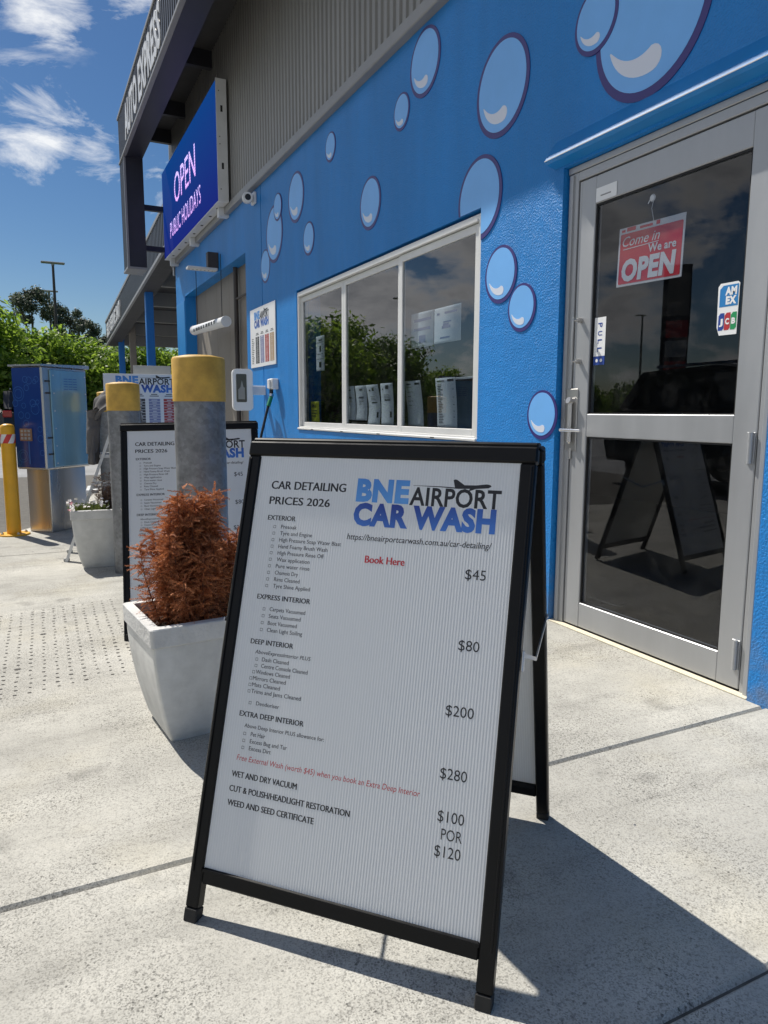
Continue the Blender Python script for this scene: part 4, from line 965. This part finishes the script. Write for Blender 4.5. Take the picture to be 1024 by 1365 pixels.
# ------------------------------------------------------------------ free-standing price signs at the back
def wash_columns(parent, M_, x0, x1, z0, z1, scale=1., cols=('col_dark', 'col_slate', 'col_red', 'col_tan'), head=True):
    n = len(cols); w_ = (x1-x0)/n
    for i, c in enumerate(cols):
        a = x0+w_*i+w_*.12; e = x0+w_*(i+1)-w_*.12
        b = MB(M_); rows = 14; hh = (z1-z0)/rows
        for r in range(rows): b._add([(a, -.0012, z0+r*hh+hh*.07), (e, -.0012, z0+r*hh+hh*.07), (e, -.0012, z0+(r+1)*hh-hh*.07), (a, -.0012, z0+(r+1)*hh-hh*.07)], [(0, 1, 2, 3)])
        b.build('price_column', c, parent)
        b = MB(M_)
        for r in range(rows):
            zc = z0+r*hh+hh*.35; rw = (e-a)*(.25+.35*((r*7+i*3) % 5)/5); m_ = (a+e)/2
            b._add([(m_-rw/2, -.0018, zc), (m_+rw/2, -.0018, zc), (m_+rw/2, -.0018, zc+hh*.22), (m_-rw/2, -.0018, zc+hh*.22)], [(0, 1, 2, 3)])
        b.build('column_print', 'paper', parent)
        if head:
            b = MB(M_); m_ = (a+e)/2
            for q, ww in ((.035, .8), (.062, .55)): b._add([(m_-(e-a)*ww/2, -.0012, z1+q*scale), (m_+(e-a)*ww/2, -.0012, z1+q*scale), (m_+(e-a)*ww/2, -.0012, z1+(q+.012)*scale), (m_-(e-a)*ww/2, -.0012, z1+(q+.012)*scale)], [(0, 1, 2, 3)])
            b.build('column_heading', 'ink', parent)
ps = thing('price_sign', 'white BNE AIRPORT CAR WASH price sign with slate and red columns behind the bollards', 'sign', (1.24, 14.0, 0), R_(-6)); ps.scale = (1.28, 1.2, 1.135)
b = MB(); b.box(0, 1.21, 0, .02, .45, 1.52, .003); pp = b.build('sign_panel', 'poster', ps)
for x in (.05, 1.12): b = MB(); b.box(x, x+.03, .022, .052, 0, 1.40, .002); b.build('post', 'steel', ps); b = MB(); b.box(x-.02, x+.05, -.20, .25, 0, .03); b.build('foot', 'steel', ps)
logo(pp, Matrix.Translation((0, -.0015, 0)), .16, 1.235, 2.55)
wash_columns(pp, Matrix(), .37, 1.19, .50, 1.13)
gb = thing('grey_board', 'plain grey board standing just behind the white price sign', 'board', (1.80, 14.3, 0), R_(-6)); gb.scale = (1.3, 1.2, 1.18)
b = MB(); b.box(0, .52, 0, .02, .3, 1.61, .003); b.build('panel', 'grey_board', gb)
for x in (.03, .46): b = MB(); b.box(x, x+.03, .02, .05, 0, 1.5); b.box(x-.01, x+.04, -.15, .2, 0, .03); b.build('post', 'steel', gb)

# ------------------------------------------------------------------ things on the wall
pr = thing('wall_price_sign', 'white price list with four coloured columns on the blue wall left of the window', 'sign', (WX-.012, 8.19, 0), WALLROT)
b = MB(); b.box(0, .925, 0, .010, 1.545, 2.185, .003); pp = b.build('sign_panel', 'poster', pr)
logo(pp, Matrix.Translation((0, -.0015, 0)), .17, 1.975, 1.72)
wash_columns(pp, Matrix(), .19, .90, 1.585, 1.875, .55)
b = MB()
for r in range(14): z = 1.59+r*.0205; b._add([(.06, -.0012, z), (.06+.06+.05*((r*5) % 4)/4, -.0012, z), (.12+.05*((r*5) % 4)/4, -.0012, z+.007), (.06, -.0012, z+.007)], [(0, 1, 2, 3)])
b.build('row_print', 'ink', pp)
sc_ = thing('security_camera', 'white bullet security camera under the cladding edge above the bay', 'camera', (WX, 7.93, 3.335))
b = MB(); b.box(-.035, 0, -.06, .06, -.06, .06, .008); b.build('mount', 'white_plastic', sc_)
b = MB(); b.tube([(-.03, 0, 0), (-.075, -.01, -.005)], .026, 14); b.lathe([(.0, 0)], 3) if False else None
b.tube([(-.075, .05, .0), (-.085, .02, -.003), (-.10, -.06, -.012), (-.104, -.085, -.015)], [.040, .056, .056, .050], 22); cb_ = b.build('camera_body', 'white_plastic', sc_)
b = MB(); b.tube([(-.104, -.083, -.015), (-.1045, -.089, -.0155)], .032, 20); b.build('lens', 'screen_dark', cb_)
rd = thing('card_reader', 'white rounded wall unit with a dark screen on a short arm beside the bay', 'reader', (2.06, 7.62, 1.285), R_(-8))
def rbox(b, x0, x1, y0, y1, z0, z1, cr, n=6):
    poly = []
    for cx, cz_, a0 in ((x1-cr, z1-cr, 0), (x0+cr, z1-cr, 90), (x0+cr, z0+cr, 180), (x1-cr, z0+cr, 270)):
        for i in range(n+1): a = R_(a0+90*i/n); poly.append((cx+cr*math.cos(a), cz_+cr*math.sin(a)))
    b.prism(poly, y0, y1, 'y')
b = MB(); rbox(b, -.10, .115, -.0, .10, -.22, .22, .045); rbox(b, -.092, .107, -.014, .0, -.212, .212, .04); hb = b.build('housing', 'white_plastic', rd)
b = MB(); rbox(b, -.065, .045, -.017, -.014, -.13, .165, .012); b.build('screen', 'screen_dark', hb)
b = MB(); b.prism([(-.045, -.10), (.025, -.10), (.025, .02), (.01, .03), (-.005, .10), (-.02, .03), (-.045, .0)], -.018, -.017, 'y'); b.build('pictogram', 'clad', hb)
b = MB(); b.text('READER', 0, -.0145, -.18, .016, align='C') if False else None
b = MB(); b.box(.02, .30, .10, .15, -.05, .05, .01); b.build('wall_arm', 'white_plastic', rd)
tp = thing('wall_outlet', 'small white weatherproof outlet box on the blue wall left of the window', 'outlet', (WX, 7.27, 1.34), WALLROT)
b = MB(); b.box(-.06, .06, -.075, 0, -.055, .055, .010); b.build('box', 'white_plastic', tp)
b = MB(); b.box(-.052, .03, -.095, -.075, -.05, .05, .012); b.build('cover', 'white_plastic', tp)
b = MB(); b.tube([(-.015, -.06, -.055), (-.015, -.06, -.10)], .020, 14); b.build('plug', 'black_cable', tp)
cbl = thing('power_cable', 'black cable with a green fitting running down from the white wall outlet', 'cable', (2.28, 7.285, 1.24))
b = MB(); b.tube([(0, 0, 0), (-.06, -.05, -.14), (-.15, -.10, -.42), (-.24, -.16, -.80), (-.30, -.2, -1.235)], .014, 8); b.build('cord', 'black_cable', cbl)
b = MB(); b.tube([(-.012, -.012, -.035), (-.055, -.047, -.13)], .021, 12); b.build('green_sleeve', 'green_hose', cbl)
b = MB(); b.tube([(-.003, -.004, -.006), (-.011, -.011, -.032)], .024, 12); b.build('silver_collar', 'chrome', cbl)
# clearance tube and its bracket
ct = thing('clearance_bar', 'white plastic clearance tube hung on two wires across the bay opening', 'clearance bar', (2.20, 9.70, 2.165), R_(92))
b = MB(); b.tube([(-.76, 0, -.02), (.76, 0, .02)], .062, 20); tb = b.build('tube', 'white_plastic', ct)
b = MB(); b.tube([(-.80, 0, -.021), (-.76, 0, -.02)], [.066, .066], 20); b.tube([(.76, 0, .02), (.80, 0, .021)], [.066, .066], 20); b.build('end_cap', 'white_plastic', tb)
b = MB(Matrix.Translation((0, 0, 0)) @ Matrix.Rotation(math.pi, 4, 'Z')); b = None
for k in range(9): b = MB(Matrix.Rotation(math.pi, 4, 'Z')); b.box(-.60+k*.13, -.60+k*.13+.05+.04*((k*3) % 4)/3, -.0640, -.0600, -.020, .018); b.build('faded_letter', 'col_dark', tb)
for x in (-.62, .62): b = MB(); b.tube([(x, 0, .05), (x, 0, .80)], .005, 6, False); b.build('wire', 'black_cable', ct)
lb = thing('bay_bracket', 'flat perforated metal arm sticking out above the bay opening', 'bracket', (WX, 9.70, 2.70))
b = MB(); b.box(-.40, -.02, -.07, .07, .17, .20, .003); b.build('plate', 'white_metal', lb)
b = MB(); b.box(-.14, .0, -.05, .05, .20, .40, .004); b.build('back_plate', 'pipe', lb)
b = MB()
for k in range(7): b.box(-.38+k*.05, -.365+k*.05, -.01, .01, .1685, .17)
b.build('holes', 'gasket', lb)

# notices behind the glass
def sheet(name, label, cat, yc, z0, z1, w_, x, lines, m_='paper', curl=.0, group=None, lean=0., inkm='ink', shift=0.):
    t = thing(name, label, cat, (x, yc, z0), WALLROT, group)
    hh = z1-z0
    def off(v): return (curl*math.sin(v*math.pi*1.1)*.6+curl*v*v*-.4)*.45, shift*(1-v)**1.6*.6
    def pt(u, v, y=0): c, s = off(v); return (-w_/2+u*w_+s, c+y, v*hh)
    b = MB(); b.grid(2, 14, lambda u, v: pt(u, v)); o = b.build('sheet', m_, t); md = o.modifiers.new('thick', 'SOLIDIFY'); md.thickness = .0008; md.offset = 1
    b = MB()
    for (u0, u1, v0, v1) in lines:
        a = [pt(u0, v0, -.002), pt(u1, v0, -.002), pt(u1, v1, -.002), pt(u0, v1, -.002)]; b._add(a, [(0, 1, 2, 3)])
    if lines: b.build('print', inkm, t)
    return t
def textlines(n, v0, v1, u0=.12, u1=.88, seed=0, th=.35):
    r = random.Random(seed); out = []
    for i in range(n):
        v = v1-(v1-v0)*i/max(1, n-1); out.append((u0, u0+(u1-u0)*r.uniform(.5, 1), v, v+(v1-v0)/n*th))
    return out
GX = WX+.075
cert = [(.36, .64, .86, .90), (.30, .70, .66, .68), (.25, .75, .635, .65)]+textlines(4, .45, .58, .3, .7, 2)
sheet('notice_sheet', 'white certificate sheet in the middle pane, leftmost of the four', 'notice', 5.56, .99, 1.268, .225, GX, cert, curl=.02, shift=.03)
sheet('notice_sheet', 'white certificate sheet second from the left in the middle pane', 'notice', 5.325, .99, 1.266, .215, GX, cert, curl=.02, shift=.02)
sheet('notice_sheet', 'curling white certificate sheet third from the left in the middle pane', 'notice', 5.095, .958, 1.266, .215, GX, [(.45, .6, .84, .92), (.2, .3, .84, .88), (.3, .75, .54, .57), (.7, .86, .18, .32)]+textlines(3, .62, .70, .25, .8, 4), curl=.05, shift=.01)
sheet('notice_sheet', 'white certificate sheet rightmost of the four in the middle pane', 'notice', 4.858, .962, 1.27, .205, GX, [(.4, .65, .86, .95), (.15, .22, .84, .88), (.3, .75, .58, .61), (.7, .86, .18, .32)]+textlines(4, .62, .72, .25, .8, 5), curl=.02, shift=.02)
sheet('notice_sheet', 'long white sheet with few lines in the right pane, left of the price list', 'notice', 4.445, .962, 1.272, .225, GX, [(.62, .92, .91, .95), (.1, .4, .92, .94)]+textlines(5, .45, .85, .1, .5, 8, .12), curl=.03, shift=.07)
sheet('notice_sheet', 'white detailing price list sheet at the lower right of the right pane', 'notice', 4.010, .962, 1.276, .245, GX, [(.62, .92, .92, .97), (.08, .45, .93, .95)]+textlines(24, .08, .86, .08, .36, 9, .4)+[(.84, .9, v, v+.015) for v in (.76, .6, .45, .32, .2)], curl=.02, shift=.045)
sheet('notice_sheet', 'white notice taped high in the right pane, left one of the pair', 'notice', 4.325, 1.492, 1.722, .305, GX, [(.14, .9, .74, .82), (.14, .86, .48, .56), (.36, .66, .12, .34)], curl=.0, inkm='col_slate')
sheet('notice_sheet', 'white notice with small car drawing, right one of the high taped pair', 'notice', 4.000, 1.498, 1.720, .325, GX, [(.1, .2, .80, .86), (.4, .85, .80, .86), (.35, .65, .56, .60), (.3, .62, .40, .48), (.34, .56, .48, .54), (.24, .6, .12, .17)], curl=.0, inkm='col_slate')
sheet('notice_sheet', 'narrow white opening hours notice with two symbols in the left pane', 'notice', 6.25, 1.427, 1.74, .205, GX+.012, [(.3, .7, .86, .90), (.1, .9, .81, .82), (.42, .6, .55, .72), (.1, .9, .48, .49), (.1, .9, .34, .35), (.36, .64, .10, .26)], curl=.0)
yn = sheet('yellow_notice', 'yellow SMILE security notice in the bottom corner of the left pane', 'notice', 6.40, .962, 1.152, .21, GX+.012, [], 'paper_y', curl=.0, shift=.02)
b = MB(); b.text('SMILE', -.085, -.003, .135, .028, width=.12, bold=.03); [b.box(-.085, x, -.0032, -.003, z, z+.010) for x, z in ((.05, .10), (.06, .075), (.03, .05))]; b.build('print', 'ink', yn)
ws = thing('wooden_slat', 'thin pale slat laid across behind the right window pane', 'slat', (GX+.03, 3.93, 1.262))
b = MB(); b.box(0, .012, -.24, .24, 0, .014, .002); b.build('slat', 'alu_white', ws)
cl = thing('cardboard_tray', 'low brown cardboard tray behind the certificates on the counter', 'tray', (GX+.06, 5.35, .902))
b = MB(); b.box(0, .01, -.3, .3, 0, .07); b.box(.2, .21, -.3, .3, 0, .07); b.box(.01, .2, -.3, -.29, 0, .07); b.box(.01, .2, .29, .3, 0, .07); b.box(.01, .2, -.29, .29, 0, .008); b.build('tray', 'roller', cl)

# door signs
GD = DX+.026
os_ = thing('open_sign', 'red and white Come in We are OPEN sign hanging behind the door glass', 'sign', (GD+.006, 2.345, 1.735), rot=(0, R_(0), WALLROT))
Ms = Matrix.Rotation(R_(-3.2), 4, 'Y')
Ms = Matrix.Rotation(R_(1.5), 4, 'Y')
b = MB(Ms); b.box(-.182, .182, 0, .004, -.125, .125, .002); bd = b.build('sign_panel', 'paper', os_)
b = MB(Ms); rbox(b, -.170, .172, -.001, 0, -.115, .098, .006); b.build('red_print', 'red_sign', bd)
b = MB(Ms); b.text('OPEN', -.152, -.0020, -.100, .082, width=.30, bold=.05, shear=.08); b.text('We are', -.005, -.0020, .000, .032, width=.150, bold=.022); b.text('Come in', -.155, -.0020, .044, .040, width=.210, bold=.0, shear=.3)
b._add([(-.15, -.002, .030), (.05, -.002, .036), (.05, -.002, .039), (-.15, -.002, .033)], [(0, 1, 2, 3)]); b.build('white_lettering', 'paper', bd)
b = MB(Ms)
for k, (x, w_) in enumerate(((-.165, .02), (-.135, .05), (-.06, .07), (.03, .02))): b.box(x, x+w_, -.001, 0, .106, .116+.006*(k % 2))
b.build('worn_print', 'red_sign', bd)
b = MB(Ms); b.tube([(.015, 0, .12), (.0, -.002, .175), (.01, -.003, .215)], .0016, 5); b.build('string', 'white_plastic', os_)
b = MB(Ms); b.tube([(.005, -.012, .215), (.005, -.006, .215)], [.010, .016], 14); b.tube([(.005, -.014, .215), (-.012, -.012, .195)], .0022, 5); b.build('suction_hook', 'white_plastic', os_)
cs = thing('card_sticker', 'white AMEX and JCB card sticker on the right side of the door glass', 'sticker', (DX+.0155, 1.925, 1.352), WALLROT)
b = MB(); b.prism([(-.042, .03), (-.03, .0), (.046, 0), (.048, .185), (.04, .192), (-.035, .192), (-.045, .18)], -.0008, .0, 'y'); stk = b.build('sticker_sheet', 'paper', cs)
b = MB(); b._add([(-.036, -.0014, .105), (.044, -.0014, .105), (.044, -.0014, .183), (-.022, -.0014, .183), (-.036, -.0014, .170)], [(0, 1, 2, 3, 4)]); b.build('blue_print', 'amex_blue', stk)
b = MB(); b.text('AM', -.012, -.002, .148, .026, width=.050, bold=.06); b.text('EX', -.008, -.002, .114, .026, width=.046, bold=.06); b.build('white_lettering', 'paper', stk)
for k, (c, m_) in enumerate((('J', 'b_print'), ('C', 'r_print'), ('B', 'g_print'))):
    x = -.036+k*.027; b = MB(); b.prism([(x, .018), (x+.018, .018), (x+.025, .026), (x+.025, .082), (x+.008, .082), (x, .072)], -.0014, -.0009, 'y'); b.build('card_stripe', m_, stk)
    b = MB(); b.text(c, x+.004, -.002, .040, .020, width=.017, bold=.05); b.build('white_lettering', 'paper', stk)
pu = thing('pull_sticker', 'narrow white vertical PULL sticker at the left edge of the door glass', 'sticker', (DX+.0155, 2.600, 1.278), WALLROT)
b = MB(); b.box(-.036, .036, -.0008, 0, .04, .215); s1 = b.build('sticker_sheet', 'paper', pu)
for i, c in enumerate('PULL'): b = MB(Matrix.Translation((-.012, -.0014, .190-i*.037)) @ Matrix.Rotation(R_(90), 4, 'Y')); b.text(c, 0, 0, 0, .026, width=.020, bold=.02); b.build('blue_lettering', 'b_print', s1)
b = MB(); b.box(-.036, .036, -.0009, 0, 0, .0395); s2 = b.build('blue_footer', 'b_print', pu)
b = MB()
for x in (-.014, .014): b._add([(x+.008*math.cos(2*math.pi*k/10), -.0014, .02+.008*math.sin(2*math.pi*k/10)) for k in range(10)], [tuple(range(10))])
b.build('white_dots', 'paper', s2)
wt = thing('door_tag', 'small pale paper tag stuck on the top corner of the door frame', 'tag', (DX-.0008, 2.582, 2.004), WALLROT)
b = MB(); b.box(-.064, .064, -.0006, .0006, 0, .060); tg = b.build('tag_paper', 'paper', wt)
b = MB(); b.text('please pull', -.04, -.0012, .018, .012, width=.085) if False else b._add([(-.035, -.0010, .02), (.03, -.0010, .02), (.03, -.0010, .026), (-.035, -.0010, .026)], [(0, 1, 2, 3)]); b.build('faint_print', 'clad_trim', tg)

# ------------------------------------------------------------------ trees
def leaf_tree(name, label, seed, hgt, rad, leaf, m_, n=2600, clumps=34, low=.1, group=None, loose=1.0, cat='tree', trunk_h=None):
    t = thing(name, label, cat, (0, 0, 0), group=group); r = random.Random(seed)
    b = MB(); th = trunk_h or hgt*.35; b.tube([(0, 0, 0), (.05, .02, th*.5), (.0, .1, th), (0, 0, hgt*.8)], [hgt*.028, hgt*.022, hgt*.016, hgt*.006], 8)
    cs = []
    for k in range(clumps):
        a = r.uniform(0, 2*math.pi); f = r.uniform(low, 1.0); rr = rad*math.sqrt(max(.05, 1-((f-.42)/.60)**2))*r.uniform(.35, 1.0)
        c = Vector((rr*math.cos(a), rr*math.sin(a), f*hgt*.94)); cs.append((c, rad*r.uniform(.22, .42)*loose))
        if k % 3 == 0: s0 = Vector((0, 0, max(.15, f*.6)*hgt)); b.tube([s0, s0.lerp(c, .5)+Vector((0, 0, .1)), c], [hgt*.010, hgt*.007, hgt*.003], 5)
    b.build('trunk', 'bark', t)
    L = MB(); per = n//clumps
    for c, cr in cs:
        for i in range(per):
            d = Vector((r.gauss(0, 1), r.gauss(0, 1), r.gauss(0, .8))).normalized(); p = c+d*cr*r.uniform(.45, 1.08)
            if p.z < .05: p.z = .05
            nn = (d+Vector((r.uniform(-.8, .8), r.uniform(-.8, .8), r.uniform(-.3, .9)))).normalized(); u = nn.orthogonal().normalized(); u.rotate(Matrix.Rotation(r.uniform(0, 6.28), 3, nn)) ; v = nn.cross(u); l = leaf*r.uniform(.6, 1.3)
            L._add([p-u*l, p-v*l*.45, p+u*l, p+v*l*.45], [(0, 1, 2, 3)])
    L.build('crown', m_, t, kind=None)
    return t
T = []
ta = leaf_tree('leafy_tree', '', 1, 4.2, 2.1, .105, 'leaf', 17000, 80, .05, group='leafy trees along the far verge', trunk_h=1.2)
tb_ = leaf_tree('leafy_tree', '', 2, 4.0, 2.2, .105, 'leaf2', 17000, 80, .05, group='leafy trees along the far verge', trunk_h=1.0)
tc_ = leaf_tree('she_oak', '', 3, 9.0, 2.3, .11, 'leaf_cas', 12000, 50, .22, group='tall she-oaks', loose=.62)
spots = [  # proto, x, y, scale, label
 (ta, -1.1, 28.6, 1.06, 'bright green leafy tree at the left edge of the picture behind the parked black car'),
 (ta, 1.35, 29.5, .90, 'bright green leafy tree just right of the one at the left edge, behind the machine'),
 (tb_, 3.2, 30.5, .84, 'leafy tree beyond the payment machine, left of the middle bollard'),
 (ta, 4.9, 30.2, .86, 'bright leafy tree seen between the canopy posts'),
 (tb_, 6.6, 31.5, .92, 'leafy tree under the far right end of the canopy'),
 (ta, 8.8, 31.0, .95, 'leafy tree hidden partly by the blue pier of the bay'),
 (tb_, .2, 32.5, .92, 'darker leafy tree behind the two at the left'),
 (tb_, -3.6, 28.4, 1.18, 'tree outside the left edge of view nearest the verge'),
 (ta, -6.6, 27.8, 1.12, 'tree reflected in the left pane of the window'),
 (tb_, -9.5, 28.5, 1.0, 'tree reflected in the middle pane of the window'),
 (ta, -13.5, 30.5, .70, 'small tree reflected in the middle pane'),
 (tb_, -19.0, 32, .62, 'low tree reflected in the right pane'),
 (ta, -24, 33, .66, 'low tree reflected at the right end of the window'),
 (tb_, -26, 25, .70, 'low tree reflected in the door glass near its handle'),
 (ta, -30, 22, .78, 'tree reflected in the door behind the tall sign'),
 (tb_, -31, 16, .85, 'tree reflected at the right edge of the door'),
 (ta, -33, 9, .9, 'tree across the car park level with the board'),
 (tb_, 11.5, 31.2, .95, 'tree beyond the far end of the canopy roof'),
]
first = {}
for pt_, x, y, s, lab in spots:
    rz = random.uniform(0, 6.28)
    if pt_.name not in first: first[pt_.name] = 1; pt_.location = (x, y, .03 if y > 27 else 0); pt_.scale = (s*1.1, s*1.1, s); pt_.rotation_euler = (0, 0, rz); pt_['label'] = lab; src = pt_
    else: dup(pt_, (x, y, .03 if y > 27 else -.01), rz, lab, (s*1.1, s*1.1, s))
so_spots = [(.55, 52, 1.0, 'tall grey green she-oak rising highest above the trees at the left'), (2.5, 53, .92, 'second she-oak just right of the light poles'), (3.7, 54, .84, 'she-oak right of the light poles with a drooping top'), (5.0, 55, .72, 'lower she-oak tapering down beside the canopy'), (-.1, 57, .70, 'she-oak half hidden behind the left tree')]
for i, (x, y, s, lab) in enumerate(so_spots):
    if i == 0: tc_.location = (x, y, 0); tc_.scale = (s*.9, s*.9, s); tc_['label'] = lab
    else: dup(tc_, (x, y, 0), random.uniform(0, 6.28), lab, (s*.9, s*.9, s))
# dense mass of shrubbery closing the view under the trees
def hedge():
    r = random.Random(5); L = MB()
    for i in range(26000):
        x = r.uniform(-40, 26); y = 33.5+r.uniform(0, 3)+max(0, (-x-16))*.15; zt = 2.4+.5*math.sin(x*.7)+.4*math.sin(x*1.9+1); z = r.uniform(0, 1)**.8*zt
        nn = Vector((r.gauss(0, .6), -1, r.gauss(.3, .6))).normalized(); u = nn.orthogonal().normalized(); u.rotate(Matrix.Rotation(r.uniform(0, 6.28), 3, nn)); v = nn.cross(u); l = .19*r.uniform(.6, 1.4); p = Vector((x, y, z))
        L._add([p-u*l, p-v*l*.5, p+u*l, p+v*l*.5], [(0, 1, 2, 3)])
    for i in range(9000):
        y = r.uniform(-10, 34); x = -36-r.uniform(0, 3); z = r.uniform(0, 1)*2.6; p = Vector((x, y, z)); nn = Vector((1, r.gauss(0, .6), r.gauss(.3, .5))).normalized(); u = nn.orthogonal().normalized(); v = nn.cross(u); l = .24*r.uniform(.6, 1.4)
        L._add([p-u*l, p-v*l*.5, p+u*l, p+v*l*.5], [(0, 1, 2, 3)])
    L.build('background_shrubbery', 'leaf2', kind='stuff')
hedge()

# ------------------------------------------------------------------ light poles, pylon, cars
def lightpole(label, loc, hh, rz=0., double=False):
    t = thing('light_pole', label, 'light pole', loc, rz, group='car park light poles')
    b = MB(); b.tube([(0, 0, 0), (0, 0, hh)], [.12, .065], 12); b.build('pole', 'pipe' if double else 'clad', t)
    b = MB(); b.box(-.60 if double else -.25, .60, -.14, .14, hh, hh+.10, .03); b.tube([(0, 0, hh-.1), (0, 0, hh)], .08, 10); b.build('lamp_head', 'clad_trim', t)
lightpole('nearer of two tall light poles at the left, the taller looking one', (1.66, 44.5, 0), 9.0, 0, True)
lightpole('farther of two tall light poles at the left, lower on the sky', (1.80, 58.0, 0), 9.45, 0, True)
lightpole('light pole across the car park seen only as a reflection in the left pane', (-18.5, 57.0, 0), 8.8)
lightpole('light pole across the car park seen only as a reflection in the right pane', (-19.6, 46.8, 0), 9.0)
lightpole('light pole seen only as a reflection in the door glass', (-41.0, 45.0, 0), 8.9)
py_ = thing('pylon_sign', 'tall dark pylon sign with red and white panels seen reflected in the door glass', 'sign', (-15.2, 18.2, 0), R_(47))
b = MB(); b.box(-.45, .45, -.2, .2, 0, 6.0, .02); b.build('frame', 'dark_steel', py_)
for k, (z, hh, m_) in enumerate(((4.3, 1.4, 'roller'), (3.6, .55, 'r_print'), (2.95, .55, 'grey_board'), (2.2, .6, 'r_print'), (1.5, .5, 'grey_board'))):
    b = MB(); b.box(-.40, .30, -.215, -.2, z, z+hh); b.build('sign_face', m_, py_)
def suv(label, loc, rz, proto=[None]):
    if proto[0]: return dup(proto[0], loc, rz, label)
    t = thing('parked_car', label, 'car', loc, rz, group='black cars in the car park'); proto[0] = t
    # x length, y width
    body = [(-2.25, .35), (-2.3, .7), (-2.2, .98), (-1.2, 1.08), (1.9, 1.10), (2.22, .98), (2.28, .6), (2.2, .33)]
    def loft(prof, hw, inset, b):
        ys = [(-hw, inset), (-hw+inset*.6, 0), (hw-inset*.6, 0), (hw, inset)]; n = len(prof); vs = []
        cx = sum(p[0] for p in prof)/n; cz_ = sum(p[1] for p in prof)/n
        for y, k in ys: vs += [(cx+(p[0]-cx)*(1-k*.12), y, cz_+(p[1]-cz_)*(1-k*.25)) for p in prof]
        fs = [tuple(range(n))[::-1], tuple(range(3*n, 4*n))]+[(j*n+i, j*n+(i+1) % n, (j+1)*n+(i+1) % n, (j+1)*n+i) for j in range(3) for i in range(n)]
        b._add(vs, fs)
    b = MB(); loft(body, .92, .18, b); b.build('body', 'car_black', t)
    b = MB(); cabin = [(-1.2, 1.07), (-.45, 1.62), (.2, 1.70), (1.6, 1.66), (2.1, 1.09)]; loft(cabin, .80, .3, b); b.build('cabin', 'car_black', t)
    b = MB(); b.prism([(-.95, 1.15), (-.42, 1.56), (.25, 1.62), (.25, 1.15)], -.812, .812, 'y'); b.prism([(.35, 1.15), (.35, 1.62), (1.45, 1.58), (1.75, 1.15)], -.812, .812, 'y'); b.build('side_window', 'carglass', t)
    b = MB(); b.bar((1.67, -.6, 1.60), (2.06, -.6, 1.16), .01, .01); b._add([(1.66, -.62, 1.62), (1.66, .62, 1.62), (2.125, .66, 1.15), (2.125, -.66, 1.15)], [(0, 3, 2, 1)]); b._add([(-.50, -.62, 1.60), (-.50, .62, 1.60), (-1.16, .66, 1.12), (-1.16, -.66, 1.12)], [(0, 1, 2, 3)]); b.build('windscreen', 'carglass', t)
    for sx in (-1.4, 1.4):
        for sy in (-1, 1):
            b = MB(Matrix.Translation((sx, sy*.80, .35)) @ Matrix.Rotation(R_(90), 4, 'X')); b.lathe([(.20, -.11), (.33, -.11), (.35, -.08), (.35, .08), (.33, .11), (.20, .11)], 24); wh = b.build('wheel', 'tyre', t)
            b = MB(Matrix.Translation((sx, sy*.80, .35)) @ Matrix.Rotation(R_(90), 4, 'X')); b.lathe([(.205, -.115), (.205, .115)], 16, smooth=False); b.build('rim', 'alu', wh)
    for sy in (-1, 1):
        b = MB(); b.box(2.14, 2.27, sy*.58, sy*.84, .85, 1.05, .02); b.build('tail_light', 'lamp_red', t)
        b = MB(); b.box(-2.25, -2.12, sy*.55, sy*.82, .72, .86, .02); b.build('headlight', 'lamp_w', t)
        b = MB(); b.box(-.75, -.6, sy*.93, sy*1.08, 1.08, 1.22, .03); b.build('mirror', 'car_black', t)
    b = MB(); b.box(2.26, 2.29, -.26, .26, .6, .72); b.build('number_plate', 'paper', t)
    b = MB(); b.box(-.3, 1.5, -.62, -.58, 1.70, 1.74); b.box(-.3, 1.5, .58, .62, 1.70, 1.74); b.build('roof_rail', 'alu', t)
    return t
suv('black car parked in the shade of the trees at the left edge', (.13, 26.9, 0), R_(-90))
suv('black car standing in the car park behind the viewer, seen reflected in the door', (-4.0, 6.3, 0), R_(95))

for c in [c for c in bpy.data.objects if c.name.startswith('text_source')]: bpy.data.objects.remove(c)
